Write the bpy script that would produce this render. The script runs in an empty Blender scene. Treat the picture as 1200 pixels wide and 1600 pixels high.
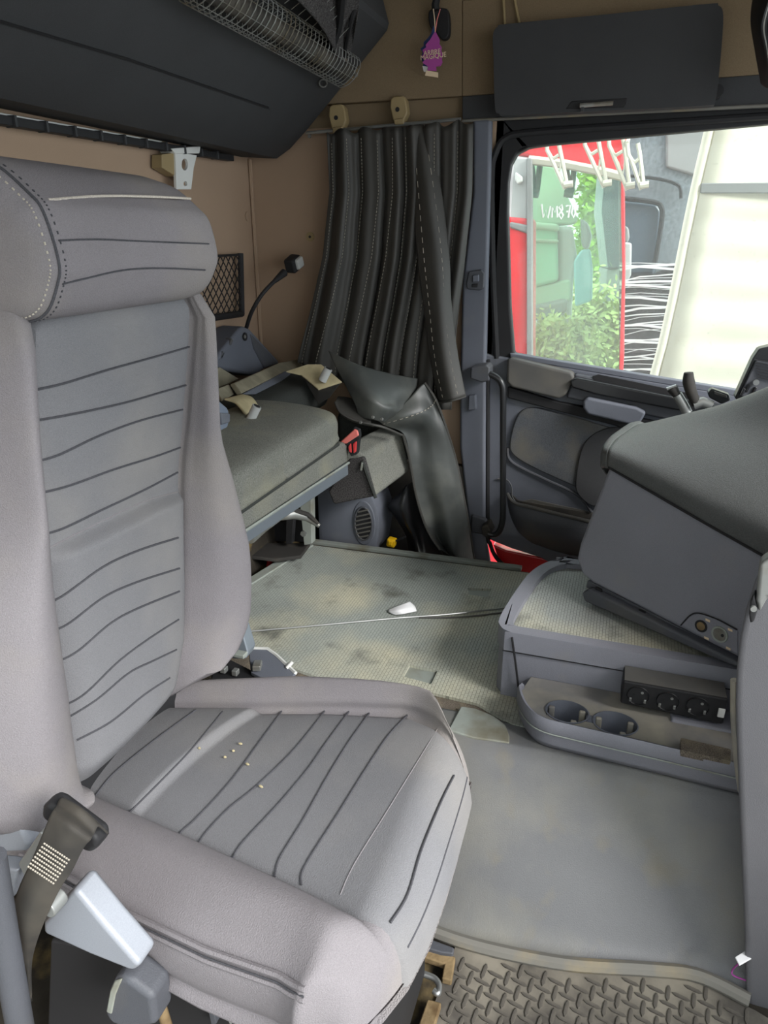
import bpy, bmesh, math, random
from mathutils import Vector, Matrix, geometry
random.seed(7)
scene = bpy.context.scene
COL = scene.collection
# ------------------------------------------------------------------ camera, world, light
F, CAMH = 1108.0, 0.92
PITCH, YAW = math.radians(21.2), math.radians(18.4)
CAM = Vector((0, 0, CAMH))
FW = Vector((math.cos(YAW)*math.cos(PITCH), math.sin(YAW)*math.cos(PITCH), -math.sin(PITCH)))
RT = Vector((math.sin(YAW), -math.cos(YAW), 0))
UP = RT.cross(FW)
cd = bpy.data.cameras.new('camera'); cam = bpy.data.objects.new('camera', cd); COL.objects.link(cam)
cd.sensor_fit = 'VERTICAL'; cd.sensor_height = 32.0; cd.lens = F/1600*32.0; cd.clip_start = .02
cam.matrix_world = Matrix(((RT.x, UP.x, -FW.x, CAM.x), (RT.y, UP.y, -FW.y, CAM.y), (RT.z, UP.z, -FW.z, CAM.z), (0, 0, 0, 1)))
scene.camera = cam
world = bpy.data.worlds.new('world'); scene.world = world; world.use_nodes = True
bg = world.node_tree.nodes['Background']; bg.inputs[0].default_value = (.90, .96, 1.0, 1); bg.inputs[1].default_value = 2.0
sd = bpy.data.lights.new('sun', 'SUN'); sd.energy = 4.0; sd.angle = math.radians(24); sd.color = (1, .98, .95)
sun = bpy.data.objects.new('sun', sd); COL.objects.link(sun)
sun.rotation_euler = Vector((.36, .74, -.56)).to_track_quat('-Z', 'Y').to_euler()
vs = scene.view_settings
vs.view_transform = 'Standard'; vs.look = 'None'; vs.gamma = 1; vs.use_curve_mapping = False; vs.exposure = 0.62

# ------------------------------------------------------------------ pixel helpers (1200 x 1600 frame)
def ray(px, py): return FW + RT*((px-600)/F) + UP*((800-py)/F)
def on(px, py, ax, c):
    d = ray(px, py); i = 'xyz'.index(ax); return CAM + d*((c-CAM[i])/d[i])
def X(c, *pts): return [on(p[0], p[1], 'x', c) for p in pts]
def Yp(c, *pts): return [on(p[0], p[1], 'y', c) for p in pts]
def Z(c, *pts): return [on(p[0], p[1], 'z', c) for p in pts]
def onpl(px, py, p0, n):
    d = ray(px, py); return CAM + d*((Vector(p0)-CAM).dot(Vector(n))/d.dot(Vector(n)))
def march(px, py, fn, t0=.3, t1=2.2, n=700):
    """first point along the pixel's direction where fn(p) turns negative"""
    d = ray(px, py); prev = None
    for i in range(n):
        t = t0+(t1-t0)*i/n; p = CAM+d*t; v = fn(p)
        if v < 0: return p if prev is None else CAM+d*(t-(t1-t0)/n*(-v)/max(prev-v, 1e-9))
        prev = v
    return CAM+d*t1
def lerp(a, b, t): return a+(b-a)*t
def interp(xs, ys, x):
    if x <= xs[0]: return ys[0]
    for i in range(len(xs)-1):
        if x <= xs[i+1]: return lerp(ys[i], ys[i+1], (x-xs[i])/(xs[i+1]-xs[i]))
    return ys[-1]
def crom(pts, n, closed=False):
    """smooth curve through points"""
    P = [Vector(p) for p in pts]; m = len(P); out = []
    for k in range(n):
        u = k/n*m if closed else k/(n-1)*(m-1)
        i = min(int(u), m-1 if closed else m-2); t = u-i
        g = (lambda j: P[j % m]) if closed else (lambda j: P[max(0, min(m-1, j))])
        a, b, c, d = g(i-1), g(i), g(i+1), g(i+2)
        out.append(.5*((2*b)+(c-a)*t+(2*a-5*b+4*c-d)*t*t+(3*b-a-3*c+d)*t**3))
    return out

# ------------------------------------------------------------------ materials
def srgb(r, g, b):
    f = lambda c: c/12.92 if c <= .04045 else ((c+.055)/1.055)**2.4
    return (f(r/255), f(g/255), f(b/255), 1)
MATS = {}
def mat(name, col, rough=.6, metal=0., var=.12, vscale=8., grain=.0, gscale=700., bump=0., bscale=600., dirt=None, dscale=5., dlo=.5, dhi=.7, dirt2=None, spec=.5, coat=0):
    m = bpy.data.materials.new(name); m.use_nodes = True; MATS[name] = m
    nt = m.node_tree; N = nt.nodes; L = nt.links; b = N['Principled BSDF']
    tc = N.new('ShaderNodeTexCoord'); o = tc.outputs['Object']
    def noise(scale, detail=4.):
        n = N.new('ShaderNodeTexNoise'); n.inputs['Scale'].default_value = scale; n.inputs['Detail'].default_value = detail
        L.new(o, n.inputs['Vector']); return n.outputs['Fac']
    def mix(fac, a, bcol, mode='MIX'):
        x = N.new('ShaderNodeMix'); x.data_type = 'RGBA'; x.blend_type = mode
        if hasattr(fac, 'node'): L.new(fac, x.inputs[0])
        else: x.inputs[0].default_value = fac
        for s, v in ((6, a), (7, bcol)):
            if hasattr(v, 'node'): L.new(v, x.inputs[s])
            else: x.inputs[s].default_value = v
        return x.outputs[2]
    def ramp(fac, lo, hi, c0=(0, 0, 0, 1), c1=(1, 1, 1, 1)):
        r = N.new('ShaderNodeValToRGB'); L.new(fac, r.inputs[0]); e = r.color_ramp.elements
        e[0].position = lo; e[0].color = c0; e[1].position = hi; e[1].color = c1; return r.outputs[0]
    c = Vector(col[:3])
    out = ramp(noise(vscale), .3, .7, tuple(c*(1-var))+(1,), tuple(c*(1+var))+(1,))
    if grain: out = mix(1., out, ramp(noise(gscale, 2), .3, .7, (1-grain,)*3+(1,), (1+grain,)*3+(1,)), 'MULTIPLY')
    if dirt:
        out = mix(ramp(noise(dscale, 8), dlo, dhi), out, dirt)
    if dirt2:
        out = mix(ramp(noise(dscale*3.3, 8), .58, .75), out, dirt2)
    L.new(out, b.inputs['Base Color'])
    b.inputs['Roughness'].default_value = rough; b.inputs['Metallic'].default_value = metal
    b.inputs['Specular IOR Level'].default_value = spec; b.inputs['Coat Weight'].default_value = coat
    if bump:
        bn = N.new('ShaderNodeBump'); bn.inputs['Strength'].default_value = bump; bn.inputs['Distance'].default_value = .002
        L.new(noise(bscale, 3), bn.inputs['Height']); L.new(bn.outputs[0], b.inputs['Normal'])
    m['o'] = 1
    return m
dust = srgb(162, 156, 140)
mat('seat_grey', srgb(127, 123, 126), .95, var=.06, vscale=5, grain=.13, gscale=1100, bump=.5, bscale=700, dirt=srgb(144, 138, 130), dscale=4, dlo=.55, dhi=.85, spec=.15)
mat('seat_blue', srgb(118, 118, 121), .95, var=.06, vscale=6, grain=.14, gscale=1200, bump=.5, bscale=800, dirt=srgb(138, 135, 132), dscale=4.5, dlo=.5, dhi=.85, spec=.15)
mat('seat_line', srgb(74, 74, 78), .95, var=.1, grain=.2, spec=.1)
mat('seat_pale', srgb(190, 182, 172), .95, var=.1, grain=.2, spec=.1)
mat('thread', srgb(175, 168, 155), .9)
mat('thread_dim', srgb(150, 146, 134), .9)
mat('cream', srgb(164, 141, 120), .9, var=.05, vscale=3, grain=.08, gscale=900, bump=.2, spec=.2)
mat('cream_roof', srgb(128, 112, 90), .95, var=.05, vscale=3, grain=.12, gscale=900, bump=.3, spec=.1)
mat('cream_plastic', srgb(150, 132, 96), .5, var=.05)
mat('charcoal', srgb(62, 63, 65), .8, var=.06, grain=.08, gscale=800, bump=.25, spec=.25)
mat('black', srgb(38, 38, 40), .6, var=.12, spec=.3)
mat('black_gloss', srgb(34, 35, 37), .28, var=.1)
mat('black_dusty', srgb(46, 44, 42), .8, var=.15, dirt=srgb(88, 82, 72), dscale=9, dlo=.45, dhi=.85)
mat('curtain', srgb(62, 61, 58), .6, var=.1, vscale=6, grain=.1, gscale=900, spec=.5)
mat('curtain_in', srgb(70, 73, 72), .42, var=.12, vscale=9, dirt=srgb(118, 120, 114), dscale=7, dlo=.5, dhi=.9)
mat('trim_blue', srgb(98, 102, 112), .62, var=.05, grain=.06, gscale=800, bump=.25, dirt=srgb(128, 126, 120), dscale=5, dlo=.58, dhi=.95)
mat('trim_dark', srgb(74, 76, 82), .6, var=.06, grain=.06, bump=.2, dirt=srgb(98, 94, 84), dscale=6, dlo=.55, dhi=.95)
mat('dash_plastic', srgb(94, 94, 98), .55, var=.04, grain=.06, gscale=800, bump=.25, dirt=srgb(116, 112, 108), dscale=5, dlo=.6, dhi=.95)
mat('console', srgb(128, 129, 138), .58, var=.05, grain=.07, gscale=800, bump=.3, dirt=srgb(138, 134, 128), dscale=7, dlo=.6, dhi=.95)
mat('console_dusty', srgb(120, 118, 116), .8, var=.08, dirt=dust, dscale=11, dlo=.4, dhi=.75)
mat('leather', srgb(82, 84, 84), .42, var=.07, vscale=5, grain=.18, gscale=420, bump=.6, bscale=620)
mat('pad_brown', srgb(86, 85, 83), .7, var=.1, dirt=srgb(104, 100, 92), dscale=9, dlo=.45, dhi=.8)
mat('speaker', srgb(78, 81, 86), .8, var=.06, grain=.3, gscale=420, dirt=srgb(98, 95, 88), dscale=8, dlo=.45, dhi=.7)
mat('red', srgb(196, 14, 28), .35, var=.05, coat=.5)
mat('red_soft', srgb(205, 60, 62), .5, var=.08)
mat('red_pale', srgb(222, 120, 112), .5, var=.1)
mat('metal', srgb(178, 180, 180), .35, .9, var=.08)
mat('metal_dull', srgb(150, 152, 150), .5, .6, var=.1, dirt=srgb(120, 112, 96), dscale=12)
mat('alu_strip', srgb(150, 156, 150), .6, .2, var=.1, dirt=srgb(120, 116, 100), dscale=9)
mat('silver_plastic', srgb(142, 146, 154), .5, .15, var=.03, grain=.06)
mat('white_paint', srgb(214, 215, 212), .5, var=.04)
mat('paper', srgb(236, 236, 238), .8, var=.03)
mat('yellow', srgb(240, 190, 20), .5, var=.08)
mat('purple', srgb(164, 70, 150), .7, var=.06)
mat('navy', srgb(44, 60, 112), .7, var=.3, vscale=60)
mat('print_cream', srgb(222, 200, 170), .8, var=.03)
mat('rubber', srgb(100, 101, 103), .5, var=.08, vscale=4, grain=.06, bump=.3, bscale=500, dirt=srgb(128, 126, 116), dscale=3.5, dlo=.46, dhi=.75, dirt2=srgb(112, 108, 98))
mat('rubber_edge', srgb(112, 110, 104), .7, var=.1, dirt=srgb(134, 124, 102), dscale=12)
mat('carpet', srgb(112, 104, 94), 1, var=.2, vscale=40, grain=.5, gscale=500, bump=1, bscale=400, dirt=srgb(134, 124, 104), dscale=20, spec=.05)
mat('floor_dirt', srgb(52, 48, 42), .9, var=.3, vscale=14, dirt=srgb(128, 110, 74), dscale=9, dlo=.5, dhi=.68, bump=.5, bscale=120, spec=.2)
mat('rust', srgb(126, 108, 80), .85, var=.25, vscale=30, dirt=srgb(88, 70, 48), dscale=25, bump=.4, bscale=200, spec=.2)
mat('tread', srgb(84, 80, 75), .6, var=.2, vscale=30, dirt=srgb(138, 132, 120), dscale=7, dlo=.45, dhi=.65, spec=.4)
mat('bunk_fabric', srgb(116, 117, 111), .95, var=.06, grain=.3, gscale=420, bump=.6, bscale=420, dirt=srgb(136, 134, 116), dscale=8, dlo=.52, dhi=.85, spec=.1)
mat('bunk_dark', srgb(62, 64, 62), .95, var=.08, grain=.2, gscale=420, bump=.4, spec=.1)
mat('mesh_fabric', srgb(70, 68, 68), .95, var=.08, grain=.6, gscale=330, bump=.6, bscale=330, spec=.1)
mat('steel_blue', srgb(118, 126, 134), .45, .3, var=.06)
mat('tan_trim', srgb(128, 122, 104), .75, var=.1, dirt=srgb(164, 156, 134), dscale=14, dlo=.5, dhi=.75)
mat('tan_dusty', srgb(176, 164, 130), .8, var=.15, vscale=30)
mat('clear', srgb(182, 184, 182), .25, var=.05)
mat('blue_cap', srgb(112, 122, 138), .55, var=.05)
mat('ground', srgb(150, 148, 142), .9, var=.15, vscale=2)
mat('ext_white', srgb(236, 232, 214), .6, var=.03, vscale=2)
mat('ext_grey', srgb(108, 116, 122), .5, var=.05, grain=.3, gscale=60)
mat('ext_grey2', srgb(134, 136, 136), .5, var=.05)
mat('ext_dark', srgb(70, 82, 94), .3, var=.05)
mat('ext_red', srgb(222, 50, 60), .4, var=.05)
mat('ext_mint', srgb(150, 206, 176), .5, var=.05, vscale=2)
mat('ext_mint2', srgb(172, 196, 172), .6, var=.1, vscale=3)
mat('ext_frame', srgb(196, 194, 180), .5, var=.06)
mat('ext_sign', srgb(180, 182, 182), .6, var=.06)
mat('reflected_leaf', srgb(132, 172, 46), .7, var=.35, vscale=25)
mat('reflected_leaf_low', srgb(190, 198, 132), .8, var=.2, vscale=12)  # pale tone of the hazy green windscreen reflection
mat('pallet', srgb(44, 42, 46), .6, var=.5, vscale=10)
mat('film', srgb(208, 212, 216), .3, var=.1)
mat('ext_blue', srgb(150, 200, 210), .5, var=.05)
mat('teal', srgb(50, 110, 116), .5, var=.1)

def glass_mat(name, tint, mixf, rough=.0):
    m = bpy.data.materials.new(name); m.use_nodes = True; nt = m.node_tree; nt.nodes.clear()
    o = nt.nodes.new('ShaderNodeOutputMaterial'); t = nt.nodes.new('ShaderNodeBsdfTransparent'); g = nt.nodes.new('ShaderNodeBsdfGlossy'); d = nt.nodes.new('ShaderNodeBsdfDiffuse')
    t.inputs[0].default_value = tint; g.inputs['Roughness'].default_value = .03; d.inputs[0].default_value = (.8, .82, .8, 1)
    n = nt.nodes.new('ShaderNodeTexNoise'); n.inputs['Scale'].default_value = 90; n.inputs['Detail'].default_value = 6
    r = nt.nodes.new('ShaderNodeValToRGB'); r.color_ramp.elements[0].position = .62; r.color_ramp.elements[0].color = (.09, .09, .09, 1); r.color_ramp.elements[1].position = .85; r.color_ramp.elements[1].color = (.3, .3, .3, 1)
    a = nt.nodes.new('ShaderNodeMixShader'); b = nt.nodes.new('ShaderNodeMixShader'); b.inputs[0].default_value = mixf
    tc = nt.nodes.new('ShaderNodeTexCoord'); nt.links.new(tc.outputs['Object'], n.inputs['Vector'])
    nt.links.new(n.outputs['Fac'], r.inputs[0]); nt.links.new(r.outputs[0], a.inputs[0])
    nt.links.new(t.outputs[0], a.inputs[1]); nt.links.new(d.outputs[0], a.inputs[2])
    nt.links.new(a.outputs[0], b.inputs[1]); nt.links.new(g.outputs[0], b.inputs[2]); nt.links.new(b.outputs[0], o.inputs[0])
    MATS[name] = m; return m
glass_mat('window_glass', (.93, .97, .95, 1), .035)
glass_mat('ext_glass', (.80, .95, .84, 1), .07)

def mat_tread(name, base, hi, sx):
    """rubber with a fine moulded pattern, dirt over it"""
    m = mat(name, base, .62, var=.12, vscale=3, dirt=srgb(202, 197, 172), dscale=2.6, dlo=.46, dhi=.66, dirt2=srgb(112, 114, 106))
    nt = m.node_tree; N = nt.nodes; L = nt.links; b = N['Principled BSDF']
    tc = [n for n in N if n.type == 'TEX_COORD'][0]
    br = N.new('ShaderNodeTexBrick'); br.inputs['Scale'].default_value = sx; br.inputs['Mortar Size'].default_value = .035; br.inputs['Mortar Smooth'].default_value = .6
    br.inputs['Brick Width'].default_value = .9; br.inputs['Row Height'].default_value = .45
    br.inputs['Color1'].default_value = (1, 1, 1, 1); br.inputs['Color2'].default_value = (.92, .92, .92, 1); br.inputs['Mortar'].default_value = (.42, .42, .42, 1)
    L.new(tc.outputs['Object'], br.inputs['Vector'])
    src = b.inputs['Base Color'].links[0].from_socket
    mx = N.new('ShaderNodeMix'); mx.data_type = 'RGBA'; mx.blend_type = 'MULTIPLY'; mx.inputs[0].default_value = .8
    L.new(src, mx.inputs[6]); L.new(br.outputs['Color'], mx.inputs[7]); L.new(mx.outputs[2], b.inputs['Base Color'])
    bn = N.new('ShaderNodeBump'); bn.inputs['Strength'].default_value = .7; bn.inputs['Distance'].default_value = .003
    L.new(br.outputs['Fac'], bn.inputs['Height']); bn.invert = True; L.new(bn.outputs[0], b.inputs['Normal'])
    return m
mat_tread('tunnel_mat', srgb(160, 166, 160), None, 60)
mat_tread('tray_mat', srgb(168, 172, 168), None, 70)

# ------------------------------------------------------------------ mesh helpers (all points are world points)
def finish(o, parent=None):
    COL.objects.link(o)
    if parent is not None:
        o.parent = parent; o.matrix_parent_inverse = Matrix.Translation(-ROOTPOS.get(parent.name, Vector((0, 0, 0))))
    return o
ROOTPOS = {}
def mk(name, V, Fc, m, parent=None, smooth=True, angle=40, bevel=0, seg=2):
    me = bpy.data.meshes.new(name); me.from_pydata([tuple(v) for v in V], [], Fc); me.validate()
    bm = bmesh.new(); bm.from_mesh(me); bmesh.ops.recalc_face_normals(bm, faces=bm.faces); bm.to_mesh(me); bm.free()
    me.materials.append(MATS[m])
    if smooth:
        me.polygons.foreach_set('use_smooth', [True]*len(me.polygons)); me.set_sharp_from_angle(angle=math.radians(angle))
    o = bpy.data.objects.new(name, me)
    if bevel:
        b = o.modifiers.new('bevel', 'BEVEL'); b.width = bevel; b.segments = seg; b.limit_method = 'ANGLE'; b.angle_limit = math.radians(35); b.harden_normals = True
    return finish(o, parent)
def thing(name, label, cat, loc, group=None):
    o = bpy.data.objects.new(name, None); o.location = loc; o.empty_display_size = .05; COL.objects.link(o)
    ROOTPOS[o.name] = Vector(loc); tag(o, label, cat, group); return o
def tag(o, label, cat, group=None):
    o['label'] = label; o['category'] = cat
    if group: o['group'] = group
    return o
def struct(o, label=None):
    o['kind'] = 'structure'
    if label: o['label'] = label
    return o
def sthing(name, loc, label):
    o = bpy.data.objects.new(name, None); o.location = loc; o.empty_display_size = .05; COL.objects.link(o); ROOTPOS[o.name] = Vector(loc)
    return struct(o, label)
def extr(name, pts, vec, m, parent=None, bevel=.003, seg=2, smooth=True):
    n = len(pts); vec = Vector(vec); P = [Vector(p) for p in pts]
    V = P+[p+vec for p in P]
    Fc = [list(range(n)), list(range(2*n-1, n-1, -1))]+[[i, (i+1) % n, n+(i+1) % n, n+i] for i in range(n)]
    return mk(name, V, Fc, m, parent, smooth, 40, bevel, seg)
def box(name, lo, hi, m, parent=None, bevel=.004, seg=2):
    (a, b, c), (d, e, f) = lo, hi
    return extr(name, [(a, b, c), (d, b, c), (d, e, c), (a, e, c)], (0, 0, f-c), m, parent, bevel, seg)
def obox(name, c, ux, uy, uz, m, parent=None, bevel=.003, seg=2):
    """box centred at c with half axes ux, uy, uz"""
    c, ux, uy, uz = map(Vector, (c, ux, uy, uz))
    return extr(name, [c-ux-uy-uz, c+ux-uy-uz, c+ux+uy-uz, c-ux+uy-uz], uz*2, m, parent, bevel, seg)
def tubegeo(path, r, n=8, closed=False):
    P = [Vector(p) for p in path]; V = []; Fc = []; k = len(P); prev = None
    for i, p in enumerate(P):
        a = P[(i-1) % k] if closed or i else P[0]; b = P[(i+1) % k] if closed or i < k-1 else P[-1]
        t = (b-a).normalized() if (b-a).length > 1e-9 else Vector((0, 0, 1))
        if prev is None: s = t.orthogonal().normalized()
        else: s = (prev-t*prev.dot(t)); s = s.normalized() if s.length > 1e-6 else t.orthogonal().normalized()
        prev = s; w = t.cross(s); rr = r[i] if isinstance(r, (list, tuple)) else r
        V += [p+(s*math.cos(2*math.pi*j/n)+w*math.sin(2*math.pi*j/n))*rr for j in range(n)]
    m = k if closed else k-1
    for i in range(m):
        for j in range(n):
            Fc.append([i*n+j, i*n+(j+1) % n, ((i+1) % k)*n+(j+1) % n, ((i+1) % k)*n+j])
    if not closed: Fc += [list(range(n-1, -1, -1)), list(range((k-1)*n, k*n))]
    return V, Fc
def tube(name, path, r, m, parent=None, n=8, sm=0, closed=False):
    if sm:
        if isinstance(r, (list, tuple)): r = [interp(list(range(len(r))), list(r), k/(sm-1)*(len(r)-1)) for k in range(sm)]
        path = crom(path, sm, closed)
    V, Fc = tubegeo(path, r, n, closed); return mk(name, V, Fc, m, parent)
def multi(name, geos, m, parent=None):
    V = []; Fc = []
    for v, f in geos:
        k = len(V); V += v; Fc += [[a+k for a in q] for q in f]
    return mk(name, V, Fc, m, parent)
def gridgeo(rows, closed=False, cap=False):
    n = len(rows[0]); V = [p for r in rows for p in r]; Fc = []
    for i in range(len(rows)-1):
        for j in range(n if closed else n-1):
            Fc.append([i*n+j, i*n+(j+1) % n, (i+1)*n+(j+1) % n, (i+1)*n+j])
    if cap: Fc += [list(range(n)), list(range((len(rows)-1)*n, len(rows)*n))]
    return V, Fc
def loft(name, rings, m, parent=None, cap=True, angle=50):
    V, Fc = gridgeo(rings, True, cap); return mk(name, V, Fc, m, parent, True, angle)
def patch(name, grid, nu, nv, m, parent=None, thick=.003):
    rows = [crom(r, nu) for r in grid]
    cols = [crom([r[j] for r in rows], nv) for j in range(nu)]
    g = [[cols[j][i] for j in range(nu)] for i in range(nv)]
    V, Fc = gridgeo(g); o = mk(name, V, Fc, m, parent)
    if thick:
        s = o.modifiers.new('solid', 'SOLIDIFY'); s.thickness = thick; s.offset = 0
    return o
def plate(name, outer, holes, mapf, th, m, parent=None, bevel=0):
    """flat plate with holes: 2D loops, mapf(u, v, w) gives the world point, w = 0 front, th back"""
    loops = [outer]+holes; flat = [p for l in loops for p in l]
    tris = geometry.tessellate_polygon([[Vector((p[0], p[1], 0)) for p in l] for l in loops])
    n = len(flat); V = [mapf(p[0], p[1], 0) for p in flat]+[mapf(p[0], p[1], th) for p in flat]
    Fc = [list(t) for t in tris]+[[a+n for a in reversed(t)] for t in tris]; k = 0
    for l in loops:
        for i in range(len(l)): a, b = k+i, k+(i+1) % len(l); Fc.append([a, b, b+n, a+n])
        k += len(l)
    return mk(name, V, Fc, m, parent, True, 35, bevel)
def rrect(u0, v0, u1, v1, r, n=5):
    out = []
    for cx, cy, a0 in ((u1-r, v1-r, 0), (u0+r, v1-r, 90), (u0+r, v0+r, 180), (u1-r, v0+r, 270)):
        for i in range(n+1):
            a = math.radians(a0+90*i/n); out.append((cx+r*math.cos(a), cy+r*math.sin(a)))
    return out
def circ(cx, cy, rx, ry=None, n=20):
    ry = ry or rx; return [(cx+rx*math.cos(2*math.pi*i/n), cy+ry*math.sin(2*math.pi*i/n)) for i in range(n)]
def disc(name, c, nrm, r, depth, m, parent=None, n=20, bevel=0):
    nrm = Vector(nrm).normalized(); s = nrm.orthogonal().normalized(); w = nrm.cross(s)
    return extr(name, [Vector(c)+(s*math.cos(2*math.pi*i/n)+w*math.sin(2*math.pi*i/n))*r for i in range(n)], nrm*depth, m, parent, bevel)
def text(name, s, size, loc, ux, uy, m, parent=None, ext=.0004):
    cu = bpy.data.curves.new(name, 'FONT'); cu.body = s; cu.size = size; cu.extrude = ext; cu.align_x = 'CENTER'; cu.align_y = 'CENTER'
    t = bpy.data.objects.new(name, cu); COL.objects.link(t); dg = bpy.context.evaluated_depsgraph_get()
    me = bpy.data.meshes.new_from_object(t.evaluated_get(dg)); bpy.data.objects.remove(t); bpy.data.curves.remove(cu)
    ux, uy = Vector(ux).normalized(), Vector(uy).normalized(); uz = ux.cross(uy)
    me.transform(Matrix(((ux.x, uy.x, uz.x, loc[0]), (ux.y, uy.y, uz.y, loc[1]), (ux.z, uy.z, uz.z, loc[2]), (0, 0, 0, 1))))
    me.materials.clear(); me.materials.append(MATS[m]); return finish(bpy.data.objects.new(name, me), parent)

# ================================================================== SETTING
XW, YR, FZ = 2.15, 1.15, -.30     # far side wall, rear wall, footwell floor
struct(box('ground', (-6, -9, -1.75), (14, 11, -1.65), 'ground', bevel=0), 'pale concrete yard around the truck')
fl = struct(box('floor', (.12, -1.05, FZ-.03), (XW+.05, YR+.02, FZ), 'floor_dirt', bevel=0), 'dirty dark floor pan of the cab')
wr = struct(box('wall_rear', (.10, YR, FZ), (XW+.06, YR+.04, 1.80), 'cream', bevel=0), 'cream felt rear wall of the cab behind the bunk')
struct(box('ceiling', (.0, -1.0, 1.78), (XW+.06, YR+.04, 1.82), 'cream_roof', bevel=0), 'cream cab roof lining')
# far side wall behind the door, one plate with its padded upper part
wl = struct(box('wall_left', (XW, .375, FZ), (XW+.04, YR, 1.215), 'cream', bevel=0), 'cream felt side wall behind the curtain')
struct(box('wall_left_upper', (XW, -1.0, 1.215), (XW+.04, YR, 1.80), 'cream_roof', bevel=0), 'cream lining above the far door')
struct(extr('trim_1', X(XW-.025, (505, 164), (722, 150), (722, 0), (722, -120), (300, -120), (300, 30), (505, 164))[:-1], (.02, 0, 0), 'cream_roof', bevel=.004), 'raised cream padded lining panel above the curtain rail')
struct(extr('trim_2', X(XW-.022, (722, 150), (1300, 108), (1300, 165), (722, 188)), (.02, 0, 0), 'charcoal', bevel=.003), 'dark trim strip above the far door')
struct(extr('trim_3', X(XW-.026, (722, 0), (1300, -40), (1300, 108), (722, 150)), (.015, 0, 0), 'cream_roof', bevel=.003), 'cream lining panel behind the dark locker flap')
struct(tube('trim_4', X(XW-.03, (722, 189), (800, 185), (960, 177), (1120, 169), (1300, 160)), .004, 'rubber_edge', n=6), 'pale seal line over the far window')
for a, b in (((803, -5), (812, 40)), ((786, -5), (789, 40))):
    struct(tube('trim_%d' % (5 if a[0] > 800 else 6), X(XW-.035, a, b), .004, 'cream_plastic', n=6), 'thin cream ridge on the lining above the far door')
struct(tube('trim_7', [(XW-.004, YR-.006, .45), (XW-.004, YR-.006, 1.14)], .006, 'cream', n=6), 'rounded corner seam between rear and side wall')
struct(box('trim_9', (XW-.03, .37, FZ), (XW-.001, .98, .24), 'black_dusty', bevel=.004), 'dark lower kick panel of the far side wall')
# near side behind the seat, pillar, front with windscreen opening
struct(box('wall_right', (.06, .86, FZ), (.10, YR+.04, 1.80), 'cream', bevel=0), 'cream side wall behind the driver seat, outside the picture')
struct(box('wall_right_upper', (.02, -1.0, 1.36), (.06, YR+.04, 1.80), 'cream_roof', bevel=0), 'cream lining above the open driver door, outside the picture')
struct(box('wall_front', (.12, -1.08, FZ), (XW+.05, -1.04, .42), 'trim_dark', bevel=0), 'dark front bulkhead below the windscreen')
struct(box('wall_front_upper', (.02, -1.05, 1.50), (XW+.06, -1.0, 1.80), 'cream_roof', bevel=0), 'lining above the windscreen')

# tunnel (raised floor) and the moulded rubber cover that runs down to the footwell
struct(box('floor_tunnel', (1.16, -1.03, FZ), (1.935, .90, -.006), 'carpet', bevel=.004), 'carpeted raised engine tunnel floor')
def tunnelcover():
    top = Z(0., (600, 1120), (690, 1135), (750, 1150), (850, 1168), (1000, 1200), (1160, 1240), (1300, 1275))
    bot = Z(FZ+.012, (560, 1405), (640, 1438), (740, 1474), (880, 1503), (1010, 1512), (1090, 1522), (1170, 1560))
    bot.append(bot[-1]+Vector((.0, -.12, 0))); bot = bot[:7]
    rows = []
    for k, (f, dz) in enumerate(((0, 0), (.08, -.004), (.2, -.03), (.38, -.10), (.6, -.185), (.85, -.268), (1, 0))):
        r = []
        for a, b in zip(top, bot):
            p = a.lerp(b, f)
            if 0 < f < 1: p = Vector((p.x, p.y, dz))
            r.append(p)
        rows.append(r)
    rows.insert(0, [p+Vector((.06, 0, -.004)) for p in top])
    o = struct(patch('floor_cover', rows, 60, 40, 'rubber', thick=.006), 'grey moulded rubber cover sloping from tunnel to footwell')
    tube('edge_bead', [p+Vector((-.006, 0, .004)) for p in bot], .012, 'rubber_edge', o, n=8, sm=40)
    return bot
cover_bot = tunnelcover()
fb = cover_bot

# tunnel mat with two finger cut-outs
mo = [(p.x, p.y) for p in Z(0, (490, 853), (800, 893))]+[(1.93, -.35), (1.17, -.35)]+[(p.x, p.y) for p in Z(0, (800, 1132), (745, 1100), (640, 1075), (500, 1060), (330, 1000), (378, 922))]
def cut(*pts): return [(p.x, p.y) for p in Z(0, *pts)]
h1 = cut((731, 920), (733, 930), (762, 934), (768, 921)); h2 = cut((640, 1040), (630, 1058), (674, 1070), (684, 1049))
tm = thing('tunnel_mat', 'dirty grey-green ribbed rubber mat on the raised tunnel floor', 'floor mat', (1.5, .4, 0))
plate('mat_sheet', mo, [h1, h2], lambda u, v, w: Vector((u, v, .002-w)), .007, 'tunnel_mat', tm)
for h in (h1, h2):
    plate('cutout_plate', [(a[0], a[1]) for a in h], [], lambda u, v, w: Vector((u, v, -.0045-w)), .001, 'alu_strip', tm)
def strip(name, pts, w, h, m, parent):
    a, b = pts; d = (b-a).normalized(); s = Vector((-d.y, d.x, 0))
    return obox(name, (a+b)/2+Vector((0, 0, h/2-.004)), (b-a)/2, s*w/2, (0, 0, h/2), m, parent, .002)
strip('edge_strip', Z(0, (488, 847), (815, 889)), .022, .012, 'alu_strip', tm)
strip('edge_strip', Z(0, (484, 852), (340, 942)), .03, .010, 'alu_strip', tm)

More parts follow.
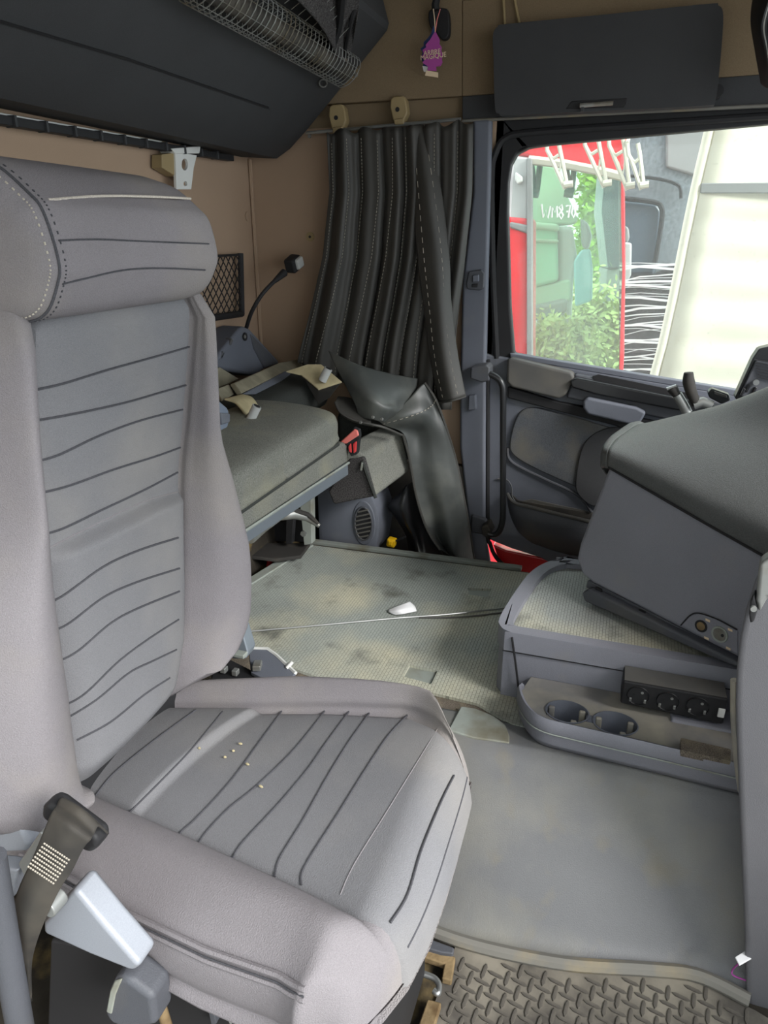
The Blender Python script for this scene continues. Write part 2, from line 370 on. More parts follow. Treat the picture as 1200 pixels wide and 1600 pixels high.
# footwell tread mat
fm = thing('tread_mat', 'worn grey rubber footwell mat with raised diamond tread bars', 'floor mat', (.8, -.1, FZ))
fo = Z(FZ+.004, (712, 1478), (770, 1498), (880, 1518), (1010, 1526), (1090, 1536), (1180, 1580))
fpoly = [(p.x, p.y) for p in fo]+[(.86, -.6), (.45, -.6), (.45, .1)]+[(p.x, p.y) for p in Z(FZ+.004, (660, 1620))]
plate('mat_sheet', fpoly, [], lambda u, v, w: Vector((u, v, FZ+.006-w)), .006, 'tread', fm)
def inside(p, poly):
    c = False
    for i in range(len(poly)):
        (x1, y1), (x2, y2) = poly[i], poly[i-1]
        if (y1 > p[1]) != (y2 > p[1]) and p[0] < (x2-x1)*(p[1]-y1)/(y2-y1)+x1: c = not c
    return c
bar = None; L1, W1 = .015, .003
for i in range(12):
    for j in range(26):
        cx, cy = .97-.0205*i, .19-.0205*j
        if not inside((cx, cy), fpoly) or cx < .72: continue
        if not (inside((cx+.014, cy), fpoly) and inside((cx-.01, cy+.014), fpoly)): continue
        if bar is None:
            bar = extr('tread_bar', [(-L1, 0, 0), (-L1*.6, -W1, 0), (L1*.6, -W1, 0), (L1, 0, 0), (L1*.6, W1, 0), (-L1*.6, W1, 0)], (0, 0, .0035), 'tread', fm, 0); o = bar
        else: o = bar.copy(); COL.objects.link(o)
        o.matrix_basis = Matrix.Translation((cx, cy, FZ+.005)) @ Matrix.Rotation(math.radians(78 if (i+j) % 2 else -8), 4, 'Z')

# ------------------------------------------------------------------ far door with window
door = sthing('door_1', (XW, .0, -.10), 'far cab door with grey trim panel, pocket and big window')
def dp(u, v, w): return Vector((XW+w, u, v))
wh = [(p.y, p.z) for p in X(XW, (803, 553), (797, 480), (793, 330), (794, 285), (798, 258), (808, 240), (826, 231), (860, 226))]
wh += [(-.62, 1.195), (-.66, 1.16), (-.68, .56), (-.66, .49), (-.60, .482)]+[(p.y, p.z) for p in X(XW, (1130, 611))]
plate('window_frame', [(.40, .56), (.40, 1.235), (-.75, 1.235), (-.76, .40), (.40, .50)], [wh], dp, .04, 'black', door, .006)
gp = [(p.y, p.z) for p in X(XW-.012, (775, 560), (770, 300), (775, 245), (800, 212), (850, 205))]
tube('window_seal', X(XW-.006, (776, 560), (770, 420), (768, 280), (774, 240), (790, 216), (830, 207), (1000, 195), (1300, 175)), .009, 'black', door, 8, 50)
extr('belt_seal', X(XW-.012, (796, 552), (1130, 606), (1300, 634), (1300, 646), (1130, 616), (798, 560)), (.03, 0, 0), 'trim_blue', door, .003)
extr('door_panel', X(XW-.012, (757, 552), (772, 556), (800, 560), (1130, 614), (1330, 645), (1330, 1010), (900, 905), (845, 872), (800, 858), (770, 846), (757, 840)), (.03, 0, 0), 'trim_blue', door, .006)
extr('arm_pad', X(XW-.05, (792, 562), (800, 560), (893, 582), (898, 590), (884, 618), (872, 624), (800, 606), (791, 598)), (.05, 0, 0), 'pad_brown', door, .010, 3)
extr('rail_panel', X(XW-.04, (884, 622), (898, 584), (1100, 622), (1300, 655), (1300, 705), (1060, 660)), (.04, 0, 0), 'trim_dark', door, .008, 3)
extr('rail_strip', X(XW-.062, (890, 596), (900, 590), (1100, 630), (1300, 668), (1300, 688), (1050, 640), (935, 618), (893, 606)), (.03, 0, 0), 'black_gloss', door, .006, 3)
extr('rail_recess', X(XW-.0405, (925, 588), (935, 585), (1080, 615), (1085, 622), (1070, 624), (930, 596)), (.004, 0, 0), 'black', door, .001)
extr('pull_cup', X(XW-.066, (910, 627), (918, 621), (995, 637), (1010, 645), (1000, 662), (985, 664), (918, 648), (911, 638)), (.03, 0, 0), 'trim_blue', door, .008, 3)
extr('lower_rail', X(XW-.03, (793, 604), (872, 628), (1060, 666), (1060, 690), (880, 645), (793, 622)), (.03, 0, 0), 'black', door, .004)
sp = X(XW-.022, *[(p.x, p.y) for p in crom([Vector(q+(0,)) for q in ((796, 690), (808, 650), (830, 637), (870, 645), (930, 662), (1000, 690), (1010, 760), (960, 790), (900, 762), (840, 735), (802, 712))], 44, True)])
so = extr('speaker_panel', sp, (.022, 0, 0), 'speaker', door, .006, 3)
sp2 = X(XW-.028, *[(p.x, p.y) for p in crom([Vector(q+(0,)) for q in ((900, 745), (915, 690), (960, 668), (1010, 690), (1010, 760), (940, 792), (905, 775))], 30, True)])
extr('speaker_shade', sp2, (.01, 0, 0), 'charcoal', door, .003)
tube('panel_crease', X(XW-.018, (793, 700), (800, 722), (850, 748), (900, 772), (925, 800)), .004, 'trim_dark', door, 6, 24)
tube('panel_crease', X(XW-.018, (778, 748), (792, 750), (799, 760), (800, 775), (806, 786)), .003, 'speaker', door, 6, 20)
pk = [[on(a, b, 'x', XW-c) for a, b, c in r] for r in (
    ((793, 772, .02), (803, 786, .045), (830, 793, .06), (870, 803, .06), (912, 813, .06), (960, 824, .06)),
    ((796, 795, .03), (808, 808, .06), (835, 815, .075), (870, 822, .075), (912, 831, .075), (960, 842, .075)),
    ((805, 820, .03), (815, 832, .05), (840, 838, .06), (870, 845, .065), (912, 852, .065), (960, 862, .065)),
    ((820, 838, .01), (830, 846, .01), (845, 852, .015), (875, 862, .015), (912, 870, .015), (960, 880, .015)))]
patch('door_pocket', pk, 40, 20, 'trim_dark', door, .006)
tube('pocket_rim', [p+Vector((-.003, 0, .002)) for p in pk[0]], .006, 'pad_brown', door, 8, 40)
extr('pocket_inner', X(XW-.014, (803, 786), (830, 780), (925, 800), (960, 815), (960, 850), (810, 830)), (.006, 0, 0), 'pad_brown', door, .002)
extr('pocket_back', X(XW-.016, (797, 770), (810, 782), (925, 802), (925, 812), (800, 790)), (.01, 0, 0), 'black_dusty', door, .002)
extr('door_sill', X(XW-.005, (770, 851), (790, 860), (846, 872), (900, 890), (900, 930), (800, 893), (778, 875)), (.04, 0, 0), 'red', door, .006)
tube('door_seal', X(XW-.02, (762, 562), (762, 700), (762, 830), (766, 850), (776, 872), (800, 895)), .007, 'black', door, 8, 40)
struct(box('trim_10', (XW-.03, -1.05, FZ), (XW+.04, -.755, 1.50), 'trim_dark', bevel=.006), 'dark far windscreen pillar, outside the picture')
win = struct(plate('window_1', [(-.70, .46), (-.70, 1.22), (.345, 1.20), (.345, .56)], [], lambda u, v, w: Vector((XW+.022+w, u, v)), .004, 'window_glass'), 'dusty side window pane of the far door')

# grab handle
gh = thing('grab_handle', 'black curved tube grab handle beside the far door pillar', 'grab handle', X(2.06, (775, 838))[0])
tube('tube', X(2.06, (752, 584), (763, 584), (776, 590), (784, 600), (786, 620), (786, 700), (786, 790), (785, 815), (780, 830), (772, 836), (762, 834)), .0095, 'black_gloss', gh, 12, 60)
extr('mount', X(2.05, (735, 574), (760, 570), (765, 574), (765, 596), (752, 598), (734, 592)), (.06, 0, 0), 'trim_dark', gh, .006)
extr('lower_mount', X(2.06, (752, 824), (762, 820), (768, 834), (762, 842), (753, 836)), (.06, 0, 0), 'black_dusty', gh, .004)

# pillar trim
pil = sthing('trim_8', (XW, .42, -.1), 'blue-grey plastic pillar trim between curtain and far door')
extr('pillar_cover', X(XW-.035, (738, 186), (768, 184), (766, 260), (762, 420), (759, 560), (758, 700), (758, 840), (766, 885), (738, 885), (734, 842), (718, 700), (718, 600), (722, 440), (738, 300)), (.03, 0, 0), 'trim_blue', pil, .010, 3)
extr('switch_plate', X(XW-.045, (732, 424), (752, 421), (757, 427), (756, 450), (750, 454), (730, 452), (728, 444)), (.015, 0, 0), 'trim_dark', pil, .004)
extr('switch', X(XW-.052, (738, 430), (748, 429), (748, 440), (738, 441)), (.012, 0, 0), 'trim_blue', pil, .003)
extr('switch', X(XW-.050, (737, 444), (747, 443), (746, 449), (737, 449)), (.012, 0, 0), 'black', pil, .002)
extr('clip', X(XW-.05, (732, 618), (743, 617), (744, 640), (731, 642)), (.02, 0, 0), 'trim_blue', pil, .004)
extr('lower_cap', X(XW-.05, (736, 805), (760, 812), (762, 838), (735, 832)), (.02, 0, 0), 'trim_dark', pil, .006)

# ------------------------------------------------------------------ dark locker flap above the door
lf = thing('locker_flap', 'large dark padded locker flap above the far window', 'locker', X(2.06, (945, 172))[0])
lo_ = [(p.x, p.y) for p in crom([Vector(q+(0,)) for q in ((771, 90), (770, 55), (778, 41), (795, 37), (950, 22), (1105, 6), (1122, 8), (1130, 22), (1127, 80), (1120, 145), (1116, 160), (1100, 165), (950, 173), (800, 180), (780, 178), (773, 165))], 72, True)]
extr('flap', X(2.06, *lo_), (.035, 0, 0), 'charcoal', lf, .007, 3)
extr('latch_recess', X(2.058, (884, 170), (893, 158), (980, 153), (979, 163), (975, 168)), (.006, 0, 0), 'black', lf, .002)
tube('latch_bar', X(2.050, (906, 165), (930, 163), (958, 161)), .005, 'metal_dull', lf, 8)
obox('latch_post', X(2.052, (910, 168))[0], (.004, 0, 0), (0, .004, 0), (0, 0, .009), 'charcoal', lf, .001)
disc('hinge', X(2.085, (1121, 142))[0], (1, 0, 0), .014, .05, 'black', lf)

# ------------------------------------------------------------------ upper bunk / overhead locker
ub = thing('overhead_locker', 'dark charcoal overhead locker with sloping underside along the rear wall', 'locker', (1.2, YR, 1.13))
prof = [Vector((0, YR-.004, 1.142)), Vector((0, 1.06, 1.136)), Vector((0, 1.03, 1.135)), Vector((0, .985, 1.160)), Vector((0, .94, 1.198)), Vector((0, .80, 1.327)), Vector((0, .69, 1.43)), Vector((0, .685, 1.445)), Vector((0, .72, 1.56)), Vector((0, YR-.004, 1.60))]
rings = [[Vector((x, p.y, p.z)) for p in prof] for x in (.12, 1.0, 1.85, 2.10)]
r_end = [Vector((2.115, lerp(p.y, .93, .05), lerp(p.z, 1.36, .05))) for p in prof]
loft('shell', rings+[r_end], 'charcoal', ub, True, 25)
def slope(px, py, off=.0):
    p0 = Vector((0, .80, 1.327)); n = Vector((0, -.685, -.728)); q = onpl(px, py, p0+n.normalized()*off, n); return q
extr('groove', [slope(0, 33, .0015), slope(200, 92, .0015), slope(420, 168, .0015), slope(422, 171, .0015), slope(200, 95, .0015), slope(0, 36, .0015)], (0, .002, .003), 'black', ub, 0)
box('top_board', (.15, .70, 1.56), (2.10, 1.0, 1.575), 'rust', ub, .002)
# rail under the locker
rl = thing('locker_rail', 'black segmented rail with pale strip under the overhead locker', 'rail', (1.2, 1.12, 1.12))
r0, r1 = Yp(1.12, (-60, 176), (360, 246))
obox('rail', (r0+r1)/2+Vector((0, 0, -.002)), (r1-r0)/2, (0, .012, 0), (0, 0, .008), 'black', rl, .002)
obox('light_strip', (r0+r1)/2+Vector((-.2, .005, .005)), (r1-r0)/2*.72, (0, .006, 0), (0, 0, .003), 'white_paint', rl, .001)
for i in range(11):
    c = r0.lerp(r1, (i+.3)/11.5); obox('clip', c+Vector((0, -.006, -.002)), (.003, 0, 0), (0, .012, 0), (0, 0, .010), 'charcoal', rl, .001)
# white bracket
wb = thing('wall_bracket', 'white metal bracket with two holes under the overhead locker', 'bracket', Yp(1.12, (285, 290))[0])
bk = [(p.x, p.z) for p in Yp(1.11, (274, 238), (310, 234), (303, 262), (299, 296), (276, 296))]
hb1 = [(p.x, p.z) for p in Yp(1.11, *circ(289, 257, 5, 9, 14))]; hb2 = [(p.x, p.z) for p in Yp(1.11, *circ(290, 287, 3, 4, 10))]
plate('plate', bk, [hb1, hb2], lambda u, v, w: Vector((u, 1.11+w, v)), .008, 'white_paint', wb, .001)
extr('side', Yp(1.115, (253, 241), (275, 238), (276, 276), (253, 262)), (0, .03, 0), 'cream_plastic', wb, .002)
extr('flange', Yp(1.105, (268, 232), (314, 228), (312, 240), (274, 240)), (0, .04, 0), 'white_paint', wb, .002)

# wire basket rolled on the locker face
nb = thing('wire_basket', 'coiled wire mesh safety net roll on the overhead locker front', 'safety net', slope(440, 70, .05))
a0, a1 = slope(270, -20, .02), slope(520, 120, .02); ax = (a1-a0).normalized(); nn = Vector((0, -.685, -.728)).normalized(); vv = ax.cross(nn).normalized()
if vv.z < 0: vv = -vv
geo = []
for i in range(36):
    c = a0.lerp(a1, i/35.)+nn*.022
    loop = [c+nn*(.024*math.cos(t))+vv*(.036+.042*math.sin(t)) for t in [2*math.pi*k/16 for k in range(16)]]
    geo.append(tubegeo(loop, .0011, 5, True))
multi('hoop', geo, 'metal_dull', nb)['kind'] = 'stuff'
geo = []
for k in range(10):
    t = 2*math.pi*k/10; off = nn*(.022+.024*math.cos(t))+vv*(.036+.042*math.sin(t)); geo.append(tubegeo([a0+off, a1+off], .0007, 4))
multi('long_wire', geo, 'metal_dull', nb)['kind'] = 'stuff'
core = [a0+nn*.024+vv*.036, a1+nn*.024+vv*.036]
tube('roll', [core[0], core[0].lerp(core[1], .98)], .021, 'black_dusty', nb, 12)
tube('rod_end', [slope(526, 84, .04), slope(547, 108, .04)], .010, 'metal', nb, 12)
tube('rod_tip', [slope(547, 108, .04), slope(556, 117, .04)], .006, 'metal', nb, 10)
rows = [[slope(px, py, .05+.015*math.sin(i*1.7+j)) for j, (px, py) in enumerate(r)] for i, r in enumerate((((360, -60), (440, -20), (500, 40), (530, 95)), ((420, -80), (480, -30), (530, 20), (548, 80)), ((470, -100), (530, -60), (560, -10), (556, 40))))]
patch('net_cloth', rows, 30, 16, 'mesh_fabric', nb, .003)
geo = []
for j in range(14):
    geo.append(tubegeo([slope(lerp(380, 520, j/13)+0, lerp(-50, 70, j/13), .05), slope(lerp(440, 548, j/13), lerp(-90, 40, j/13), .05)], .0008, 4))
multi('net_wire', geo, 'metal_dull', nb)['kind'] = 'stuff'
tube('strap', [slope(536, -20, .06), slope(530, 40, .05), slope(520, 75, .045), slope(535, 95, .04)], .009, 'black', nb, 6, 14)
tube('strap', [slope(553, 15, .04), slope(545, 50, .05), slope(536, 95, .04)], .005, 'black', nb, 6, 14)
extr('strap_buckle', [slope(*q, .03) for q in ((538, 20), (552, 25), (546, 38), (534, 30))], (0, .004, .004), 'black', nb, .001)
tube('hook_ring', [slope(505+6*math.cos(t), 130+6*math.sin(t), .006) for t in [2*math.pi*k/12 for k in range(12)]], .002, 'metal_dull', nb, 6, closed=True)

# ------------------------------------------------------------------ rear wall things
pc = thing('net_pocket', 'black framed diamond net pocket on the cream rear wall', 'net pocket', Yp(1.13, (340, 495))[0])
q = Yp(1.125, (376, 398), (378, 490), (255, 507), (258, 404))
tube('frame', [q[0]+Vector((0, 0, .004)), q[1]], .009, 'black', pc, 8)
tube('frame', [q[1], q[2]], .010, 'black', pc, 8)
tube('frame', [q[0], q[3]], .0035, 'black', pc, 6)
geo = []
for k in range(-6, 14):
    for sgn in (1, -1):
        pts = []
        for t in [i/20 for i in range(21)]:
            u = (k+sgn*t*5)/13 if sgn > 0 else (k+5-t*5)/13
            if 0 <= u <= 1: pts.append(q[0].lerp(q[3], u).lerp(q[1].lerp(q[2], u), t)+Vector((0, -.004*math.sin(math.pi*t), 0)))
        if len(pts) > 1: geo.append(tubegeo(pts, .0016, 4))
multi('net', geo, 'black', pc)['kind'] = 'stuff'
for (px, py, ax_, c, mm, lab) in ((386, 338, 'y', 1.15, 'cream', 'small cream button on the rear wall by the corner seam'), (485, 370, 'x', 2.15, 'cream_plastic', 'small round cream plug on the side wall beside the curtain')):
    p = on(px, py, ax_, c); n = Vector((0, -1, 0)) if ax_ == 'y' else Vector((-1, 0, 0))
    t = thing('wall_plug', lab, 'plug', p); disc('rim', p, n, .014, .004, mm, t, 18, .001); disc('centre', p, n, .004, .005, 'black' if ax_ == 'x' else mm, t, 10)

# reading lamp on its corner cover
rlp = thing('reading_lamp', 'black gooseneck reading lamp on a dark blue-grey corner cover', 'lamp', Yp(1.08, (385, 585))[0])
cv = Yp(1.06, (327, 574), (344, 552), (376, 513), (383, 510), (392, 514), (420, 545), (440, 567), (412, 578), (400, 588), (388, 586), (345, 578))
extr('base_cover', cv, (0, .085, 0), 'trim_blue', rlp, .012, 3)
extr('cover_face', Yp(1.055, (392, 520), (420, 549), (437, 568), (414, 576), (398, 545)), (0, .03, 0), 'trim_dark', rlp, .006, 3)
disc('screw', Yp(1.058, (382, 526))[0], (0, -1, 0), .012, .004, 'black', rlp, 16, .001); disc('screw_head', Yp(1.052, (382, 526))[0], (0, -1, 0), .005, .003, 'metal_dull', rlp, 10)
for a in ((357, 535), (343, 555)): obox('cover_clip', Yp(1.07, a)[0], (.008, 0, .008), (0, .01, 0), (.004, 0, -.004), 'trim_dark', rlp, .002)
gn = [on(a, b, 'y', c) for a, b, c in ((385, 512, 1.08), (393, 488, 1.05), (408, 462, 1.02), (426, 442, 1.0), (444, 426, .99))]
tube('gooseneck', gn, .006, 'black', rlp, 10, 30)
tube('collar', [gn[-2].lerp(gn[-1], .2), gn[-1]], [.007, .012], 'black', rlp, 10)
hd = on(458, 412, 'y', .985); d1 = (gn[-1]-gn[-2]).normalized(); s1 = d1.cross(Vector((0, -1, 0))).normalized()
obox('head', hd, d1*.024, s1*.021, d1.cross(s1)*.018, 'black', rlp, .007, 3)
obox('lens', hd+d1*.006-Vector((.004, .017, 0)), d1*.017, s1*.016, d1.cross(s1)*.010, 'clear', rlp, .006, 3)

# ------------------------------------------------------------------ curtain rail, hooks, curtain
rod = tag(tube('curtain_rail', X(2.10, (478, 208), (600, 197), (720, 186)), .0045, 'metal_dull', n=8), 'thin grey curtain rail above the dark curtain', 'curtain rail')
rod.name = 'curtain_rail'
for k, (cx, cy, lab) in enumerate(((527, 185, 'beige plastic curtain hook nearer the overhead locker'), (623, 172, 'beige plastic curtain hook nearer the far door'))):
    t = thing('rail_hook', lab, 'hook', X(2.11, (cx, cy+20))[0], 'beige curtain rail hooks')
    extr('body', X(2.10, (cx-13, cy-18), (cx-8, cy-22), (cx+6, cy-23), (cx+11, cy-17), (cx+14, cy+4), (cx+8, cy+17), (cx-9, cy+18), (cx-14, cy-4)), (.03, 0, 0), 'cream_plastic', t, .005, 3)
    disc('hole', X(2.0995, (cx-2, cy-1))[0], (-1, 0, 0), .006, .0012, 'black', t, 12)
    extr('foot', X(2.092, (cx-8, cy+14), (cx+8, cy+12), (cx+7, cy+22), (cx-7, cy+23)), (.02, 0, 0), 'cream_plastic', t, .003)
disc('rail_stop', X(2.10, (484, 213))[0], (-1, 0, 0), .005, .004, 'metal', rod, 10)

cu = thing('curtain', 'long dark grey pleated curtain hanging beside the far door pillar', 'curtain', X(2.08, (610, 640))[0])
LX = ([200, 300, 400, 480, 560, 640], [508, 513, 503, 484, 462, 452]); RX = ([190, 300, 420, 520, 640], [737, 735, 724, 712, 705])
rows = []
NS, NT = 200, 46
def curt(s, t, extra=0.):
    top = lerp(207, 190, s)+5*math.sin(s*40)*(.5+.5*math.sin(s*9)); bot = lerp(566, 640, min(1, s*1.3))
    py = lerp(top, bot, t)
    ph = 2*math.pi*(2.0*s+5.2*s**1.4)+.9*math.sin(5*s+3*t)+.5*math.sin(11*s)
    w = math.sin(ph)+.35*math.sin(2.3*ph+1)
    px = lerp(interp(*LX, py), interp(*RX, py), s)+3.*math.cos(ph)*(.6+.5*t)
    amp = lerp(.010, .017, min(1, t*2))*(1-.45*s)*(.7+.5*math.sin(7*s+1)**2)
    return on(px, py, 'x', 2.068-.035*t*(1-s)+amp*w+extra)
for i in range(NT): rows.append([curt(j/(NS-1), i/(NT-1)) for j in range(NS)])
V, Fc = gridgeo(rows); c = mk('cloth', V, Fc, 'curtain', cu, True, 80); s = c.modifiers.new('solid', 'SOLIDIFY'); s.thickness = .002
for s in (.035, .14, .25, .345, .46, .555, .66, .74, .90):
    geo = []
    for k in range(0, 70):
        a, b = .04+k/72, .04+(k+.6)/72
        geo.append(tubegeo([curt(s, a, -.006), curt(s, b, -.006)], .0009, 4))
    multi('stitching', geo, 'thread_dim', cu)
fg = [[on(a, b, 'x', c_) for a, b, c_ in r] for r in (
    ((640, 196, 2.09), (655, 195, 2.075), (672, 194, 2.09)), ((646, 300, 2.06), (668, 300, 2.03), (690, 300, 2.06)), ((652, 400, 2.04), (680, 400, 2.015), (702, 400, 2.04)),
    ((662, 480, 2.035), (686, 480, 2.005), (705, 470, 2.035)), ((672, 560, 2.03), (693, 560, 1.995), (715, 552, 2.025)), ((686, 629, 2.02), (706, 626, 1.985), (728, 619, 2.01)))]
patch('front_fold', fg, 16, 40, 'curtain', cu, .002)
for col in (.2, .75):
    pts = [r[0].lerp(r[1], col*2) if col < .5 else r[1].lerp(r[2], col*2-1) for r in fg]; pts = crom(pts, 60); geo = []
    for k in range(0, 58, 2): geo.append(tubegeo([pts[k]+Vector((-.006, 0, 0)), pts[k+1]+Vector((-.006, 0, 0))], .0009, 4))
    multi('stitching', geo, 'thread', cu)
tube('hem', [p+Vector((-.003, 0, 0)) for p in fg[-1]], .003, 'curtain', cu, 6, 14)

# ------------------------------------------------------------------ bunk
YB = .66
bk_ = thing('bunk', 'grey fabric lower bunk with a blue-grey steel front rail', 'bunk', (1.3, .9, 0))
def bf(*pts): return Yp(YB, *pts)
extr('front_rail', bf((358, 847), (544, 723), (545, 742), (358, 869)), (0, .03, 0), 'steel_blue', bk_, .004)
tube('rail_lip', bf((358, 846), (545, 723)), .0035, 'alu_strip', bk_, 6)
extr('fabric_base', bf((358, 776), (527, 694), (543, 690), (544, 722), (358, 846)), (0, .42, 0), 'bunk_fabric', bk_, .008, 3)
def cushion(name, rings, m, parent, nsm=36):
    R = [crom(r, nsm, True) for r in rings]; return loft(name, R, m, parent, True, 60)
def cring(x, s=1., dz=0.):
    pts = [(.655, .437), (.648, .462), (.649, .495), (.668, .516), (.75, .53), (.86, .535), (.90, .52), (.90, .44), (.78, .43)]
    return [Vector((x, lerp(.78, y, s), lerp(.48, z, s)+dz)) for y, z in pts]
bench = cushion('seat_cushion', [cring(1.075), cring(1.1), cring(1.28), cring(1.288, .975), cring(1.296), cring(1.45), cring(1.55, .99), cring(1.60, .95), cring(1.622, .85), cring(1.63, .6)], 'bunk_fabric', bk_)
mb = [[Vector((x, y, z)) for y, z in ((.85, .44), (.85, .515), (.92, .53), (.98, .535), (1.03, .53), (1.045, .50), (1.045, .42), (.97, .40))] for x in (.5, 1.0, 1.6, 1.9, 1.98)]
cushion('mattress', mb, 'bunk_dark', bk_)
tube('seam', [Vector((1.30, lerp(.649, .70, i/8), .445+.065*math.sin(i/8*1.5))) for i in range(9)], .002, 'thread_dim', bk_, 5)
tube('piping', [Vector((lerp(1.09, 1.6, i/10), .654, .434)) for i in range(11)], .005, 'bunk_dark', bk_, 6)

# lower cushion with mesh pocket at the far end
lc = thing('end_cushion', 'grey fabric end cushion with dark mesh side pocket below the curtain', 'cushion', (1.9, .6, .18))
XE = 1.80
ef = X(XE, (512, 768), (545, 716), (568, 714), (586, 776), (521, 789))
extr('mesh_pocket', ef, (.02, 0, 0), 'mesh_fabric', lc, .008, 3)
e2 = X(XE+.004, (545, 690), (566, 714), (587, 777), (521, 788), (512, 766), (530, 735))
far = X(2.01, (592, 668), (628, 674), (642, 732), (625, 750), (590, 745), (560, 720))
V = [*e2, *far]; n = 6
mk('pad', V, [list(range(n)), list(range(2*n-1, n-1, -1))]+[[i, (i+1) % n, n+(i+1) % n, n+i] for i in range(n)], 'bunk_fabric', lc, True, 40, .012, 4)
box('rear_pad', (2.03, .60, .26), (2.13, .835, .41), 'bunk_dark', lc, .02, 3)
tube('pocket_edge', X(XE-.003, (566, 720), (575, 745), (587, 778)), .005, 'bunk_dark', lc, 6)
obox('pocket_tag', X(XE-.008, (565, 729))[0], (.001, 0, 0), (0, .003, 0), (0, -.002, .012), 'alu_strip', lc, .001)

# plastic housing with round vent
hs = thing('heater_housing', 'blue-grey plastic housing with slatted oval air vent on the floor', 'air vent housing', (2.0, .72, 0))
hr = []
for x, top, y0, y1 in ((1.955, .17, .675, .86), (1.96, .19, .668, .875), (2.0, .205, .668, .89), (2.10, .205, .668, .89)):
    b = -.02
    hr.append([Vector((x, y, z)) for y, z in ((y0+.012, b), (y0, .06), (y0+.005, .12), (y0+.03, top-.02), (y0+.07, top), ((y0+y1)/2, top), (y1-.04, top), (y1, top-.03), (y1, .05), (y1, b))])
loft('shell', hr, 'trim_blue', hs, True, 50)
vc = X(1.952, (568, 818))[0]
vo = [vc+Vector((0, .029*math.cos(t), .056*math.sin(t))) for t in [2*math.pi*k/28 for k in range(28)]]
extr('vent_bezel', [vc+(p-vc)*1.35 for p in vo], (.02, 0, 0), 'trim_blue', hs, .004, 3)
extr('vent_well', [p+Vector((-.0015, 0, 0)) for p in vo], (.004, 0, 0), 'black', hs, .001)
tube('vent_ring', [p+Vector((-.002, 0, 0)) for p in vo], .003, 'trim_dark', hs, 6, closed=True)
for k in range(-3, 4):
    z = k*.0145; hw = .027*math.sqrt(max(0, 1-(z/.056)**2))
    obox('slat', vc+Vector((-.003, 0, z)), (.003, 0, -.001), (0, hw, -hw*.35), (0, 0, .0028), 'pad_brown', hs, .001)

# under-bunk bits
ubk = thing('bunk_bracket', 'black steel bracket with pale upright post under the bunk end', 'bracket', (1.75, .78, 0))
extr('upright', X(1.80, (468, 785), (486, 776), (487, 850), (475, 852)), (.03, 0, 0), 'alu_strip', ubk, .002)
extr('web', X(1.86, (400, 820), (470, 812), (484, 828), (484, 848), (440, 846), (396, 846)), (.03, 0, 0), 'black', ubk, .003)
extr('rib', X(1.79, (447, 806), (459, 806), (456, 850), (446, 850)), (.02, 0, 0), 'black', ubk, .002)
disc('bolt', X(1.78, (475, 833))[0], (-1, 0, 0), .009, .008, 'metal', ubk, 6)
rh = thing('release_handle', 'worn grey curved release handle below the bunk rail', 'handle', X(1.7, (450, 810))[0])
hp = [on(a, b, 'x', c_) for a, b, c_ in ((372, 842, 1.14), (392, 842, 1.30), (412, 824, 1.58), (435, 806, 1.66), (460, 802, 1.70), (482, 808, 1.71), (499, 822, 1.71))]
tube('lever', hp, [.010, .011, .013, .015, .017, .014, .006], 'metal_dull', rh, 10)
tube('grip', [p+Vector((-.006, 0, .009)) for p in hp[3:]], [.008, .009, .008, .004], 'black_dusty', rh, 8)
dt = tag(extr('storage_tray', [on(a, b, 'z', .03) for a, b in ((382, 848), (485, 848), (470, 868), (430, 873), (372, 866))], (0, 0, -.012), 'black_dusty', None, .003), 'flat dark dusty tray under the bunk beside the tunnel mat', 'tray')
bs = struct(box('wall_bunk_base', (.4, .985, FZ), (2.1, 1.0, .38), 'floor_dirt', bevel=0), 'dark board closing the space under the bunk')
for px, py, lab in ((399, 882, 'red tool handle under the bunk nearer the seat backrest'), (423, 878, 'red tool handle under the bunk nearer the tunnel mat corner')):
    t = thing('red_tool', lab, 'tool', Z(-.10, (px-4, py+30))[0], 'red tools under the bunk')
    p = Z(-.02, (px, py))[0]; tube('grip', [p+Vector((-.0, .0, .02)), p+Vector((-.02, .005, -.05))], [.010, .008], 'red', t, 10); tube('stem', [p+Vector((-.02, .005, -.05)), p+Vector((-.03, .0, FZ-p.z))], .005, 'black', t, 8)

# buckle on the bunk
bu = thing('belt_buckle', 'black seat belt buckle with red sides at the bunk corner', 'buckle', X(1.62, (548, 705))[0])
extr('button', X(1.66, (531, 691), (553, 671), (558, 673), (560, 681), (540, 694)), (.018, 0, 0), 'red_pale', bu, .003)
extr('cover', X(1.665, (529, 693), (552, 668), (561, 672), (562, 684), (558, 690), (540, 697)), (.018, 0, 0), 'black', bu, .004)
extr('lower_body', X(1.67, (541, 690), (561, 684), (558, 710), (548, 714), (542, 702)), (.02, 0, 0), 'black', bu, .004)
extr('red_side', X(1.666, (544, 698), (548, 692), (549, 708), (545, 706)), (.006, 0, 0), 'red_soft', bu, .002)
extr('red_side', X(1.666, (551, 694), (557, 688), (556, 706), (552, 709)), (.006, 0, 0), 'red_soft', bu, .002)

